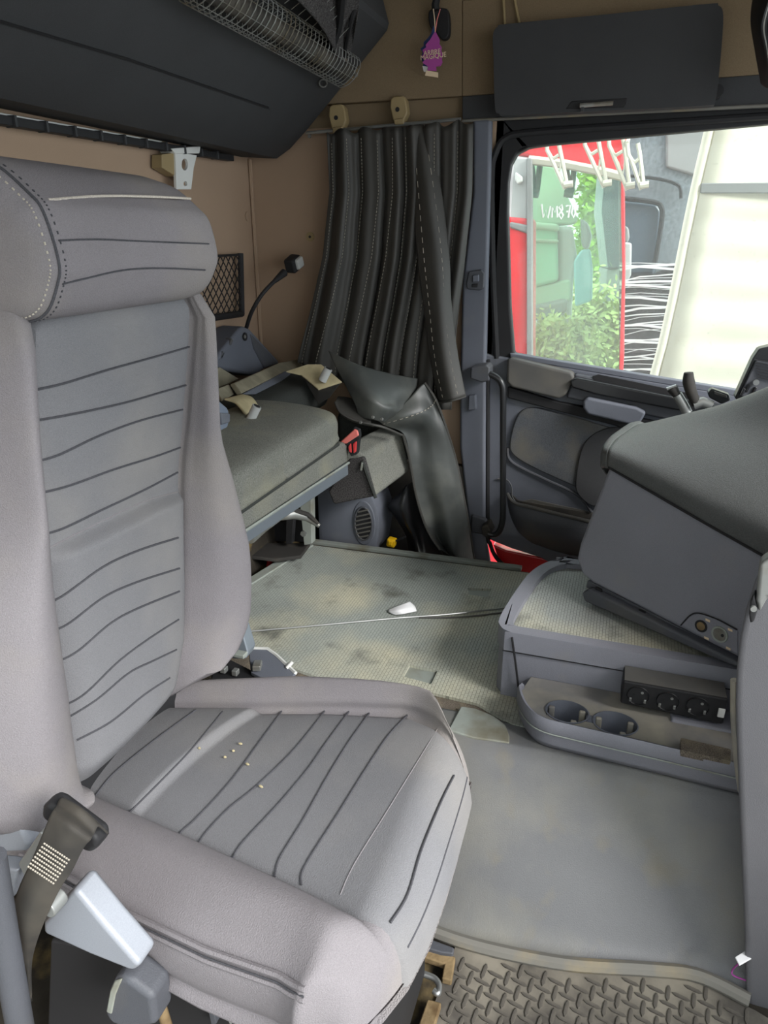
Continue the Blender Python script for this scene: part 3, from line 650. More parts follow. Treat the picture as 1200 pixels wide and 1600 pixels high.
# draped loose curtain over the end cushion
dr = thing('draped_curtain', 'loose dark curtain sheet draped from the bunk down to the floor', 'curtain', X(2.0, (715, 872))[0])
A = [[on(a, b, 'x', c_) for a, b, c_ in r] for r in (
    ((513, 548, 1.93), (560, 570, 1.90), (610, 584, 1.95), (652, 592, 2.02)),
    ((524, 572, 1.90), (570, 596, 1.86), (615, 606, 1.92), (648, 612, 1.99)),
    ((542, 606, 1.87), (580, 622, 1.83), (612, 630, 1.88), (632, 634, 1.95)),
    ((556, 634, 1.85), (582, 636, 1.83), (606, 640, 1.85), (620, 645, 1.90)),
    ((560, 652, 1.86), (580, 655, 1.84), (598, 659, 1.86), (606, 656, 1.90)))]
patch('folded_sheet', A, 30, 30, 'curtain_in', dr, .003)
B = [[on(a, b, 'x', c_) for a, b, c_ in r] for r in (
    ((592, 656, 1.92), (620, 640, 1.93), (640, 622, 1.96), (656, 604, 1.985), (664, 598, 2.0)),
    ((600, 664, 1.93), (632, 655, 1.93), (660, 645, 1.96), (676, 635, 2.00), (682, 626, 2.0)),
    ((630, 678, 1.96), (650, 676, 1.99), (672, 675, 1.99), (690, 675, 2.00), (698, 670, 2.02)),
    ((640, 715, 1.97), (656, 718, 1.985), (680, 720, 1.99), (700, 722, 2.01), (712, 716, 2.05)),
    ((650, 770, 1.98), (668, 772, 1.995), (690, 774, 1.99), (712, 775, 2.01), (722, 762, 2.05)),
    ((662, 812, 1.98), (680, 818, 2.00), (700, 822, 1.985), (722, 822, 2.01), (732, 815, 2.04)),
    ((674, 838, 1.97), (690, 848, 2.02), (708, 860, 1.98), (728, 866, 2.02), (740, 868, 2.07)),
    ((688, 858, 1.97), (704, 868, 2.02), (716, 876, 1.99), (732, 880, 2.02), (743, 880, 2.07)))]
patch('hanging_sheet', B, 40, 60, 'curtain_in', dr, .003)
tube('hem', [r[-1]+Vector((-.003, 0, 0)) for r in B], .004, 'curtain', dr, 6, 60)
tube('hem', [r[0]+Vector((-.004, 0, 0)) for r in B[2:]], .004, 'curtain', dr, 6, 60)
Cc = [[on(a, b, 'x', c_) for a, b, c_ in r] for r in (
    ((626, 770, 2.03), (636, 758, 1.99), (650, 752, 2.04), (662, 765, 2.08)),
    ((607, 790, 2.02), (628, 790, 1.97), (646, 790, 2.02), (664, 800, 2.08)),
    ((617, 806, 2.04), (634, 812, 1.99), (652, 815, 2.03), (672, 830, 2.08)),
    ((634, 835, 2.06), (646, 840, 2.00), (660, 842, 2.04), (684, 850, 2.08)),
    ((640, 866, 2.06), (650, 868, 2.01), (668, 870, 2.05), (694, 870, 2.08)))]
patch('crumpled_lining', Cc, 26, 26, 'black_gloss', dr, .003)
pu = [on(a, b, 'x', c_) for a, b, c_ in ((524, 628, 1.84), (532, 644, 1.83), (552, 656, 1.83), (580, 663, 1.84), (600, 668, 1.86), (628, 680, 1.92))]
patch('pouch', [X(1.90, (528, 620), (545, 622), (560, 628), (580, 640)), pu[:4], [p+Vector((.03, 0, -.012)) for p in pu[:4]]], 20, 12, 'curtain', dr, .004)
tube('pouch_piping', pu, .004, 'curtain', dr, 6, 30)
for a in ((583, 652), (597, 655), (564, 660)): disc('snap', X(1.825, a)[0], (-1, 0, .3), .0045, .005, 'metal', dr, 12, .001)
pts = crom([r + Vector((-.008, 0, .004)) for r in B[1][0:5]], 30)
multi('stitching', [tubegeo([pts[k], pts[k+1]], .001, 4) for k in range(0, 29, 2)], 'thread', dr)

# loose trim on the bunk
tr = thing('loose_trim', 'loose tan plastic trim piece with clear clips lying on the bunk', 'trim piece', on(430, 610, 'z', .55))
extr('back_board', Yp(1.03, (326, 578), (345, 574), (374, 592), (340, 608), (328, 604)), (0, .02, -.0), 'tan_trim', tr, .003)
extr('long_bar', [on(a, b, 'y', c_) for a, b, c_ in ((366, 598, .93), (436, 567, 1.0), (472, 560, 1.0), (476, 571, .98), (444, 582, .96), (378, 615, .90))], (0, .015, -.006), 'tan_trim', tr, .003)
extr('bar_edge', [on(a, b, 'y', c_) for a, b, c_ in ((378, 616, .90), (446, 580, .96), (466, 582, .95), (400, 616, .90))], (0, .012, -.004), 'trim_blue', tr, .002)
extr('end_tab', [on(a, b, 'x', c_) for a, b, c_ in ((446, 580, 1.80), (480, 569, 1.86), (502, 569, 1.88), (534, 596, 1.84), (497, 608, 1.80), (470, 585, 1.82))], (.004, .0, -.005), 'tan_dusty', tr, .002)
extr('end_flap', [on(a, b, 'x', c_) for a, b, c_ in ((474, 590, 1.83), (497, 609, 1.81), (532, 598, 1.85), (514, 622, 1.84), (497, 632, 1.83))], (.006, 0, 0), 'black_dusty', tr, .002)
extr('near_tab', [on(a, b, 'y', c_) for a, b, c_ in ((338, 608, .93), (358, 600, .95), (366, 616, .93), (348, 626, .90))], (0, .006, -.003), 'tan_trim', tr, .002)
patch('bent_tab', [[on(a, b, 'y', c_) for a, b, c_ in r] for r in (((350, 624, .88), (378, 617, .89)), ((368, 630, .85), (394, 622, .86)), ((382, 646, .82), (406, 640, .83)), ((396, 662, .81), (415, 657, .82)))], 10, 16, 'tan_dusty', tr, .004)
for (a, b, c_, r) in ((398, 637, 1.42, .011), (510, 578, 1.82, .012)):
    p = on(a, b, 'x', c_); tube('clip_tube', [p+Vector((-.004, .012, -.03)), p+Vector((0, -.006, .004))], r, 'clear', tr, 14)
    disc('clip_bore', p+Vector((0, -.0062, .0045)), Vector((.004, -.018, .034)), r*.7, .0006, 'black', tr, 14)
cp = thing('blue_cap', 'blue-grey faceted plastic cap on the bunk beside the backrest', 'plastic cap', on(345, 675, 'y', .80))
extr('body', Yp(.80, (318, 615), (340, 622), (358, 638), (361, 655), (356, 672), (344, 680), (322, 678)), (0, .05, 0), 'blue_cap', cp, .008, 2)
extr('facet', Yp(.795, (345, 645), (360, 646), (360, 660), (347, 664)), (0, .012, 0), 'trim_blue', cp, .003)

# yellow connector + cable
yc = thing('yellow_connector', 'small yellow plug with black cable on the floor by the housing', 'connector', X(2.0, (612, 856))[0])
cpos = X(1.99, (612, 847))[0]
obox('plug', cpos, (.014, 0, 0), (0, .014, .002), (0, -.002, .014), 'yellow', yc, .006, 3)
obox('ridge', cpos+Vector((-.012, 0, .002)), (.006, 0, 0), (0, .007, .001), (0, -.001, .007), 'yellow', yc, .003, 2)
tube('cable', [cpos, *X(1.985, (621, 844), (628, 841), (634, 838))], .0035, 'black', yc, 6, 14)

# ------------------------------------------------------------------ paper and wire on the mat
pp = [[on(a, b, 'z', c_) for a, b, c_ in r] for r in (((607, 953, .008), (620, 947, .016), (640, 940, .020)), ((608, 957, .006), (626, 953, .020), (648, 947, .012)), ((618, 961, .005), (632, 959, .010), (651, 955, .006)))]
tag(patch('paper_scrap', pp, 10, 10, 'paper', None, .001), 'white crumpled paper scrap on the tunnel mat', 'paper')
tag(tube('wire', [on(a, b, 'z', c_) for a, b, c_ in ((372, 988, .012), (385, 987, .008), (500, 977, .006), (620, 966, .006), (700, 960, .006), (790, 950, .006))], .0022, 'metal', None, 6, 30), 'straight thin pale wire lying across the tunnel mat', 'wire')
tag(tube('wire', [on(a, b, 'z', c_) for a, b, c_ in ((655, 965, .005), (700, 965, .005), (745, 962, .005), (792, 956, .005))], .0022, 'pad_brown', None, 6, 20), 'short dull wire beside the pale wire near the console', 'wire')
fc = tag(extr('floor_hatch', [on(a, b, 'z', .006) for a, b in ((720, 1103), (742, 1106), (772, 1118), (790, 1132), (796, 1148), (796, 1160), (740, 1152), (700, 1140))], (0, 0, -.01), 'alu_strip', None, .003), 'pale rounded floor hatch lid beside the seat front corner', 'hatch lid')

# ------------------------------------------------------------------ engine tunnel console with tray
CT = .16
con = thing('console', 'grey plastic tunnel console with ribbed tray top and cup holders', 'console', (1.45, -.1, 0))
co = [(1.29, -.55), (1.29, .10), (1.293, .155), (1.31, .178), (1.35, .186), (1.48, .172), (1.58, .155), (1.645, .13), (1.685, .095), (1.70, .04), (1.70, -.55)]
co2 = [(p.x, p.y) for p in crom([Vector((a, b, 0)) for a, b in co], 60)]
def inset(poly, d, c=(1.5, -.15)):
    out = []
    n = len(poly)
    for i in range(n):
        a, b = Vector(poly[i-1]), Vector(poly[(i+1) % n]); t = (b-a).normalized(); nrm = Vector((-t.y, t.x))
        p = Vector(poly[i])
        if (Vector(c)-p).dot(nrm) < 0: nrm = -nrm
        q = p+nrm*d; out.append((q.x, q.y))
    return out
ci = inset(co2, .012)
extr('body', [Vector((a, b, .0025)) for a, b in inset(co2, .004)], (0, 0, CT-.0425), 'console', con, .006)
ri = inset(co2, .03)
plate('tray_rim', co2, [ri], lambda u, v, w: Vector((u, v, CT-w)), .044, 'console', con, .010)
plate('tray_mat', inset(co2, .026), [], lambda u, v, w: Vector((u, v, CT-.014-w)), .004, 'tray_mat', con)
tube('panel_gap', X(1.288, (800, 996), (806, 1040), (811, 1083)), .0022, 'black', con, 6, 20)
tube('panel_gap', [Vector((1.2925, lerp(.168, -.5, k/20), CT-.046)) for k in range(21)], .002, 'black', con, 6)
# ledge with cup holders
LZ = .062
le = [(p.x, p.y) for p in Z(LZ, (815, 1078), (817, 1092), (828, 1112), (850, 1128), (900, 1141), (1000, 1164), (1145, 1198))]
le = [(p.x, p.y) for p in crom([Vector((a, b, 0)) for a, b in le], 30)]+[(le[-1][0]-.006, -.42), (1.292, -.42), (1.292, le[0][1]-.012)]
cups = []
for cx, cy in ((886, 1113), (961, 1131)):
    p = Z(LZ, (cx, cy))[0]; cups.append(p)
ch = [[(p.x+.034*math.cos(t), p.y+.040*math.sin(t)) for t in [2*math.pi*k/24 for k in range(24)]] for p in cups]
lg = thing('x', 'x', 'x', (0, 0, 0)); bpy.data.objects.remove(lg)
plate('ledge_top', le, ch, lambda u, v, w: Vector((u, v, LZ-w)), .008, 'console_dusty', con, .002)
lb = inset(le, -.006, (1.23, -.1))
wallp = []
for k, (dz, dd) in enumerate(((.012, -.001), (.014, -.006), (.008, -.009), (-.012, -.009), (-.016, -.006), (-.04, -.004), (-LZ+.006, .004))):
    q = inset(le[:32], dd, (1.23, -.1)); wallp.append([Vector((a, b, LZ+dz)) for a, b in q])
V, Fc = gridgeo(wallp); lw = mk('ledge_wall', V, Fc, 'console', con); s = lw.modifiers.new('solid', 'SOLIDIFY'); s.thickness = .006; s.offset = -1
tube('ledge_line', [Vector((a, b, LZ-.016)) for a, b in inset(le[:32], -.0085, (1.23, -.1))], .0015, 'alu_strip', con, 5)
for p in cups:
    rg = [[Vector((p.x+r*.034*math.cos(t), p.y+r*.040*math.sin(t), z)) for t in [2*math.pi*k/24 for k in range(24)]] for r, z in ((1.06, LZ+.002), (1.0, LZ+.003), (.97, LZ-.002), (.92, .008), (.3, .006))]
    V, Fc = gridgeo(rg, True); cpm = mk('cup_well', V, Fc+[list(range(4*24, 5*24))], 'trim_blue', con)
    for t in (1.2, 3.6, 5.2):
        obox('cup_finger', p+Vector((.026*math.cos(t), .032*math.sin(t), -.015)), (.004, 0, 0), (0, .006, 0), (0, 0, .016), 'console_dusty', cpm, .003)
box('ledge_web', (cups[1].x-.012, cups[1].y+.035, LZ-.01), (cups[1].x+.012, cups[0].y-.035, LZ+.001), 'trim_blue', con, .003)
box('ledge_step', (1.225, -.42, LZ-.004), (1.292, cups[1].y-.10, LZ+.005), 'console', con, .01)
fp_ = Z(LZ+.016, (1064, 1152), (1142, 1170), (1142, 1190), (1063, 1172))
tag(extr('foam_pad', fp_, (0, 0, -.014), 'carpet', None, .002), 'brown foam pad on the console ledge below the sockets', 'pad')
# power strip
ps = thing('power_strip', 'black three-socket power strip fixed to the grey console front', 'power strip', (1.25, -.15, .07))
XS = 1.232
A0, A1, A2, A3 = X(XS, (974, 1064), (1138, 1093), (1131, 1133), (973, 1100))
A2 = Vector((XS, A1.y, A2.z)); A3 = Vector((XS, A0.y, A3.z))
extr('case', [A0, A1, A2, A3], (.056, 0, 0), 'black', ps, .004, 2)
zt = max(A0.z, A1.z)
extr('dusty_top', [A0+Vector((.003, -.002, .0005)), A1+Vector((.003, .002, .0005)), A1+Vector((.054, .002, .0005)), A0+Vector((.054, -.002, .0005))], (0, 0, .0008), 'pad_brown', ps, 0)
su = (A1-A0).normalized(); sv = Vector((0, -su.z, su.y)) if True else None
if sv.z < 0: sv = -sv
for px, py in ((997, 1087), (1043, 1096), (1090, 1104)):
    c0 = X(XS-.001, (px, py))[0]; R = .0185
    def rg_(r, dx): return [c0+Vector((dx, 0, 0))+su*(r*math.cos(t))+sv*(r*math.sin(t)) for t in [2*math.pi*k/24 for k in range(24)]]
    V, Fc = gridgeo([rg_(R*1.12, 0), rg_(R*1.06, -.002), rg_(R, 0)], True); sk = mk('socket', V, Fc, 'black_gloss', ps)
    V, Fc = gridgeo([rg_(R*1.0, -.0005), rg_(R*.90, -.0004), rg_(R*.2, -.0003)], True, False); mk('socket_floor', V, Fc+[list(range(48, 72))], 'black', sk)
    for s_ in (-1, 1):
        disc('pin_hole', c0+Vector((-.0006, 0, 0))+su*(.0075*s_)*0.9+sv*(.004*s_+.004), (-1, 0, 0), .0028, .0006, 'metal_dull' if s_ > 0 else 'black', sk, 10)
    for s_ in (-1, 1):
        obox('earth_clip', c0+Vector((-.003, 0, 0))+su*(.013*s_)-sv*.009*(1 if s_ < 0 else .9), (.002, 0, 0), su*.0022, sv*.004, 'metal', sk, .0008)
cs = X(XS-.002, (1127, 1114))[0]
obox('rocker_switch', cs, (.002, 0, 0), su*.006, sv*.0095, 'white_paint', ps, .0015)

# ------------------------------------------------------------------ dashboard centre (leather topped)
DA, DB = Vector((1.50, .02, 0)), Vector((1.29, -.27, 0)); dn = Vector((-.81, .587, 0)).normalized(); dd = (DB-DA).normalized()
def DP(px, py, off=0.): return onpl(px, py, DA+dn*off, dn)
da = thing('dashboard', 'leather topped centre dashboard block with blank grey side panel', 'dashboard', (1.5, -.2, CT))
pol = crom([Vector(q+(0,)) for q in ((950, 728), (1030, 774), (1110, 820), (1195, 868), (1290, 925), (1290, 1110), (1150, 1030), (1060, 985), (960, 930), (918, 908), (903, 892), (899, 872), (908, 838))], 13*6, True)
pol = [(950, 728), (1030, 774), (1110, 820), (1195, 868), (1290, 925), (1290, 1102), (1150, 1028), (1060, 982), (960, 930), (925, 912), (908, 898), (899, 874), (904, 850)]
DP_ = lambda q: DP(*q)+(dd*.12 if q[0] == 1290 else Vector((0, 0, 0)))
extr('side_panel', [DP_(q) for q in pol], -dn*.34, 'console', da, .012, 4)
rowsL = [[DP(a, b, c_) for a, b, c_ in r] for r in (
    ((951, 731, -.006), (1030, 777, -.006), (1110, 823, -.006), (1195, 871, -.006), (1300, 934, -.006)),
    ((949, 724, .004), (1030, 768, .004), (1110, 814, .004), (1197, 862, .004), (1300, 922, .004)),
    ((951, 705, .0), (1036, 742, .002), (1120, 780, .002), (1210, 818, .002), (1310, 868, .002)),
    ((960, 690, -.05), (1045, 706, -.06), (1130, 722, -.07), (1215, 740, -.08), (1310, 770, -.08)),
    ((975, 678, -.12), (1050, 673, -.15), (1130, 672, -.17), (1215, 672, -.18), (1310, 680, -.18)),
    ((1000, 664, -.22), (1058, 651, -.24), (1130, 634, -.26), (1205, 607, -.27), (1310, 570, -.28)))]
rowsL.append([p+Vector((.05, -.02, -.03)) for p in rowsL[-1]]); rowsL.append([p+Vector((.10, -.02, -.20)) for p in rowsL[-2]])
for r_ in rowsL: r_.append(r_[-1]+dd*.10+Vector((0, 0, -.01)))
# left end wraps round towards the door
ext_ = [r[0]+Vector((.06+.02*i, .0, -.03)) for i, r in enumerate(rowsL)]
patch('leather_top', rowsL, 50, 50, 'leather', da, .004)
lef = [[r[0], r[0].lerp(ext_[i], .35)+Vector((0, .012, 0)), ext_[i]+Vector((.03, -.03, -.05)), Vector((1.78, .0, .30-.01*i))] for i, r in enumerate(rowsL)]
patch('leather_end', lef, 16, 40, 'leather', da, .004)
extr('dash_body', [Vector(v_) for v_ in ((1.12, -1.03, .175), (1.12, -.62, .175), (1.30, -.40, .175), (1.62, -.12, .175), (1.80, -.16, .175), (2.08, -.50, .175), (2.08, -1.03, .175))], (0, 0, .225), 'trim_dark', da, .02, 3)
tube('panel_seam', [DP(a, b, .004) for a, b in ((951, 730), (1030, 776), (1110, 822), (1195, 870), (1290, 927))], .003, 'black', da, 6, 40)
extr('kick_strip', [DP(a, b, -.004) for a, b in ((918, 906), (1150, 1026), (1150, 1036), (1060, 992), (915, 918))], -dn*.02, 'trim_dark', da, .003)
extr('base_ledge', [DP(a, b, .015) for a, b in ((908, 926), (918, 920), (1150, 1034), (1160, 1046), (1140, 1040), (912, 940))], -dn*.05, 'trim_dark', da, .006)
for a in ((935, 922), (1003, 957)): extr('slot', [DP(a[0]+i, a[1]+j, .0025) for i, j in ((-5, -5), (4, -1), (5, 5), (-4, 2))], -dn*.004, 'black', da, 0)
spn = [DP(a, b, .003) for a, b in ((1064, 977), (1078, 962), (1092, 958), (1120, 967), (1152, 984), (1152, 1022))]
extr('socket_panel', spn, -dn*.008, 'console', da, .002)
tube('socket_panel_edge', [p+dn*.001 for p in spn[:5]], .0014, 'black', da, 5, 30)
def ddisc(name, px, py, r, off, m, r2=None): return disc(name, DP(px, py, off), dn, r, .003, m, da, 22, .0008)
ddisc('lighter_bezel', 1096, 978, .0125, .003, 'black'); ddisc('lighter_socket', 1096, 978, .0085, .0045, 'rust')
ddisc('outlet_bezel', 1125, 991, .0165, .003, 'alu_strip'); ddisc('outlet_cap', 1125, 991, .0125, .0045, 'metal_dull')
disc('outlet_hole', DP(1129, 993, .0075), dn, .003, .0012, 'black', da, 10)
for a in ((1106, 969), (1141, 984), (1104, 997), (1138, 1013)): extr('icon', [DP(a[0]+i, a[1]+j, .0035) for i, j in ((-3.5, -3), (3.5, 0), (3.5, 3.5), (-3.5, .5))], dn*.0004, 'print_cream', da, 0)
disc('screw', DP(1108, 1011, .003), dn, .005, .002, 'trim_blue', da, 12)

# near dash side at the right edge
nd = thing('dash_side', 'smooth dark grey lower dashboard side at the right edge', 'dashboard', (.95, -.3, FZ))
pts = X(.98, (1217, 858), (1183, 872), (1167, 905), (1153, 950), (1143, 1000), (1138, 1050), (1137, 1100), (1139, 1160), (1142, 1230), (1147, 1340), (1152, 1450), (1157, 1600), (1162, 1660), (1800, 1660), (1800, 858))
extr('side_cover', pts, (.05, -.08, 0), 'dash_plastic', nd, .02, 4)
extr('chrome_trim', X(.955, (1186, 882), (1206, 868), (1230, 880), (1230, 930), (1200, 935), (1186, 960), (1181, 940)), (.03, -.005, 0), 'metal_dull', nd, .006, 3)
extr('key_slot', X(.957, (1172, 940), (1178, 928), (1184, 950), (1178, 972), (1172, 975), (1170, 960)), (.02, -.005, 0), 'black', nd, .003)
disc('slot_knob', X(.952, (1177, 950))[0], (-1, 0, 0), .004, .004, 'metal_dull', nd, 10)
tube('edge_trim', X(1.02, (1148, 1062), (1148, 1120), (1152, 1180), (1159, 1236)), .006, 'console_dusty', nd, 8, 20)

# things behind the dash crest
ph = thing('phone_mount', 'grey clamp style phone mount standing behind the dashboard crest', 'phone mount', on(1090, 640, 'x', 1.95))
tube('arm', X(1.95, (1074, 645), (1066, 630), (1058, 617)), .013, 'metal_dull', ph, 12)
tube('head', X(1.95, (1058, 618), (1050, 606)), [.010, .014], 'black_dusty', ph, 10)
tube('cross_bolt', X(1.945, (1042, 608), (1057, 603)), .005, 'metal', ph, 8)
tube('lever', X(1.94, (1088, 632), (1080, 612), (1076, 596), (1076, 582)), [.012, .014, .015, .011], 'black_dusty', ph, 12, 16)
tube('joint', X(1.94, (1084, 632), (1098, 628), (1112, 634)), .013, 'metal_dull', ph, 12)
extr('cradle', X(1.95, (1106, 614), (1112, 607), (1140, 617), (1142, 626), (1128, 632), (1108, 622)), (.03, 0, 0), 'black_gloss', ph, .005, 3)
extr('cradle_pad', X(1.945, (1116, 611), (1136, 618), (1136, 622), (1116, 616)), (.006, 0, 0), 'pad_brown', ph, .002)
rd = thing('handset', 'black two-way radio handset with grille leaning behind the dashboard', 'radio handset', on(1165, 620, 'x', 1.9))
extr('body', X(1.90, (1148, 622), (1176, 560), (1186, 545), (1206, 540), (1240, 550), (1240, 640), (1152, 626)), (.04, 0, 0), 'black_gloss', rd, .008, 3)
extr('face', X(1.893, (1158, 612), (1182, 562), (1230, 570), (1230, 630), (1160, 620)), (.006, 0, 0), 'trim_dark', rd, .003)
for k in range(7): tube('grille_bar', X(1.889, (1182+k*1.0-3, 562+k*4.6), (1225, 570+k*4.6)), .0016, 'black', rd, 5)
for a, b in ((1160, 612), (1168, 606), (1178, 610)): extr('key', X(1.887, (a-4, b+6), (a+2, b-6), (a+6, b-4), (a, b+8)), (.006, 0, 0), 'black_gloss', rd, .002)
disc('knob', X(1.888, (1181, 597))[0], (-1, 0, 0), .007, .006, 'metal', rd, 10)

# ------------------------------------------------------------------ air fresheners and key fob hook
ck = thing('coat_hook', 'black oval coat hook on the cream lining above the curtain', 'hook', X(2.10, (687, 60))[0])
extr('plate', X(2.10, *[(p.x, p.y) for p in crom([Vector(q+(0,)) for q in ((669, 20), (676, 13), (693, 12), (700, 18), (702, 45), (699, 58), (690, 61), (680, 50), (671, 40))], 30, True)]), (.024, 0, 0), 'black', ck, .004, 3)
tube('hook', X(2.09, (685, -40), (683, -5), (680, 8), (681, 16)), .010, 'black', ck, 8)
def tree(name, lab, pts, x, m, grp):
    t = thing(name, lab, 'air freshener', X(x, pts[0])[0], grp); extr('card', X(x, *pts), (.003, 0, 0), m, t, 0); return t
tp = ((680, 48), (687, 62), (686, 68), (690, 74), (689, 79), (692, 86), (690, 92), (691, 97), (688, 103), (681, 104), (682, 111), (668, 110), (669, 104), (660, 98), (663, 94), (659, 88), (662, 84), (660, 78), (666, 74), (665, 70), (672, 62))
at = tree('air_freshener', 'purple tree shaped air freshener card with pale lettering', tp, 2.06, 'purple', 'hanging air fresheners')
uxv, uzv = Vector((0, -1, 0.06)), Vector((0, .06, 1))
text('lettering', 'ARBRE', .0155, X(2.0585, (675, 82))[0], uxv, uzv, 'print_cream', at)
text('lettering', 'MAGIQUE', .0155, X(2.0585, (677, 88))[0], uxv, uzv, 'print_cream', at)
extr('paper_foot', X(2.058, (666, 110), (684, 113), (684, 121), (664, 118)), (.004, 0, 0), 'print_cream', at, 0)
tube('cord', X(2.06, (680, 50), (683, 30), (688, 14)), .0012, 'red_pale', at, 5); tube('cord', X(2.06, (680, 50), (679, 30), (677, 14)), .0012, 'print_cream', at, 5)
tp2 = ((677, 40), (674, 52), (668, 60), (662, 66), (662, 72), (657, 76), (660, 82), (657, 92), (662, 98), (660, 106), (668, 108), (674, 90), (680, 60))
a2 = tree('air_freshener', 'navy patterned tree shaped air freshener behind the purple one', tp2, 2.075, 'navy', 'hanging air fresheners')
extr('paper_foot', X(2.072, (660, 103), (668, 104), (667, 112), (662, 112)), (.003, 0, 0), 'paper', a2, 0)
bl = thing('mesh_bag', 'black mesh bag with cables hanging at the top right corner', 'bag', X(2.0, (1195, 140))[0])
patch('mesh', [[on(a, b, 'x', c_) for a, b, c_ in r] for r in (((1180, -20, 2.05), (1200, -20, 1.98), (1240, -20, 2.0)), ((1174, 30, 2.04), (1195, 40, 1.96), (1240, 40, 1.98)), ((1181, 80, 2.04), (1200, 90, 1.96), (1240, 90, 1.98)), ((1190, 130, 2.05), (1203, 138, 1.98), (1240, 140, 2.0)))], 16, 24, 'black', bl, .004)
for k in range(3): tube('cable', X(1.955, (1205, -10+6*k), (1190+3*k, 40), (1196+2*k, 75), (1204, 120)), .003, 'metal_dull' if k == 1 else 'black_gloss', bl, 6, 24)

# unseen trailer-shaped box, added to block and bounce light on the near side
nt_ = thing('unseen_light_blocker', 'unseen white trailer box added to block sky light on the near side', 'light blocker', (-2.6, 0, -1.65))
box('box_body', (-3.6, -2, -.6), (-1.7, 6, 2.6), 'white_paint', nt_, .02); box('chassis', (-3.4, -1.8, -1.0), (-1.9, 5.5, -.6), 'black', nt_, .02)
for yy in (1.5, 3.0, 4.5):
    disc('wheel', (-2.25, yy, -1.15), (1, 0, 0), .5, .25, 'black', nt_, 24, .03)
# ================================================================== DRIVER SEAT
seat = thing('driver_seat', 'grey fabric driver seat with headrest and pleated centre panels', 'seat', (.68, .42, FZ))
K = .07/.47
def cplane(y): return .20+K*(.6-y)
def smooth(a, b, x):
    t = max(0, min(1, (x-a)/(b-a))); return t*t*(3-2*t)
nearI = ([.10, .164, .306, .439, .623, .70], [.475, .493, .530, .564, .608, .625]); farI = ([.10, .143, .244, .367, .495, .646, .70], [.80, .818, .857, .851, .835, .817, .81])
nearO = ([.10, .175, .246, .338, .464, .566, .68], [.425, .418, .437, .446, .470, .498, .520]); farO = ([.10, .15, .204, .312, .453, .60, .68], [.80, .845, .888, .915, .918, .885, .86])
YF, RN = .108, .075
def nose(y):
    if y >= YF+RN: return 0.
    u = min(1., (YF+RN-y)/RN); return -.085*(1-math.sqrt(max(0, 1-u*u)))
def cins(x, y):
    """height of the pleated centre panel of the cushion"""
    a, b = interp(*nearI, y), interp(*farI, y); u = (x-a)/(b-a)
    z = cplane(y)-.012+.020*math.sin(math.pi*max(0, min(1, u)))**.6+nose(y)
    # padded rear third stands a little higher, with a fold
    fold = .548-.058*max(0, min(1, u)); z += .011*smooth(fold-.010, fold+.010, y)
    return z
def nshift(x, y):
    u = (x-.64)/.21; return smooth(.27, .10, y)*(.022+.045*max(0, min(1.2, -u))**3+.016*max(0, min(1.2, u))**3)
def warp(p): return Vector((p.x, p.y+nshift(p.x, p.y), p.z))
def unwarp(p):
    y = p.y
    for _ in range(6): y = p.y-nshift(p.x, y)
    return y
rings = []
ys = [.70, .695, .68, .65, .60, .55, .50, .45, .40, .35, .30, .26, .23, .20, .18, .165, .15, .14, .13, .122, .116, .111, .108, .106]
for y in ys:
    xn, xl, xr, xf = interp(*nearO, y), interp(*nearI, y), interp(*farI, y), interp(*farO, y)
    c = cplane(y); nz = nose(y); e = smooth(.105, .20, y); rear = smooth(.70, .64, y)
    k = 1-.10*(1-e)-.04*(1-rear)
    xm = (xn+xf)/2; sh = lambda x: xm+(x-xm)*k
    hb = .022*e*rear; dp = lerp(.082, .072, e)*lerp(.6, 1, rear); mid = nz*.85-.012
    bott = c-dp-.022
    top = lambda d: max(c+nz*1.0+d*e, bott+.012)
    R = [(sh(xn)+.02, bott), (sh(xn)-.012, bott+.02), (sh(xn)-.016, max(c-.040+nz*.6, bott+.025)), (sh(xn)-.006, top(-.012)), (sh(xn)+.012, top(.004)), (sh(lerp(xn, xl, .55)), top(hb)), (sh(xl)-.008, top(.010)), (sh(xl)+.008, top(-.014)),
         (sh(lerp(xl, xr, .5)), top(-.016)), (sh(xr)-.008, top(-.014)), (sh(xr)+.008, top(.010)), (sh(lerp(xr, xf, .5)), top(hb+.01)), (sh(xf)-.010, top(.006)), (sh(xf)+.008, top(-.02)), (sh(xf)+.010, max(c-.06+nz*.5, bott+.03)), (sh(xf)-.004, bott+.015), (sh(xf)-.03, bott)]
    rings.append([warp(q_) for q_ in crom([Vector((a, y, b)) for a, b in R], 96, True)])
cushion_o = loft('cushion', rings, 'seat_grey', seat, True, 70)
g = []
ny, nx = 150, 50
for i in range(ny):
    y = .672-(.672-YF+.001)*(1-(1-i/(ny-1))**1.0)
    y = max(y, YF-.0035)
    e = smooth(.105, .20, y); a, b = interp(*nearI, y), interp(*farI, y); r = []
    xm = (interp(*nearO, y)+interp(*farO, y))/2; k = 1-.10*(1-e)
    a, b = xm+(a-xm)*k, xm+(b-xm)*k
    for j in range(nx):
        u = j/(nx-1); x = lerp(a, b, u); edge = .012*(1-min(1, min(u, 1-u)/.03))**2
        r.append(Vector((x, y-.005*(1-e)+edge*1.2*(1-e), cins(x, y)-edge*e)))
    g.append([warp(q_) for q_ in r])
last = g[-1]
for dz in (.004, .008): g.append([p+Vector((0, dz*1.5, -dz)) for p in last])
V, Fc = gridgeo(g); ci_o = mk('cushion_panel', V, Fc, 'seat_blue', seat)
zz = lambda L: [(250+.43333*a, 1030+.43333*b) for a, b in L]
def fnc(p): return p.z-cins(p.x, unwarp(p))
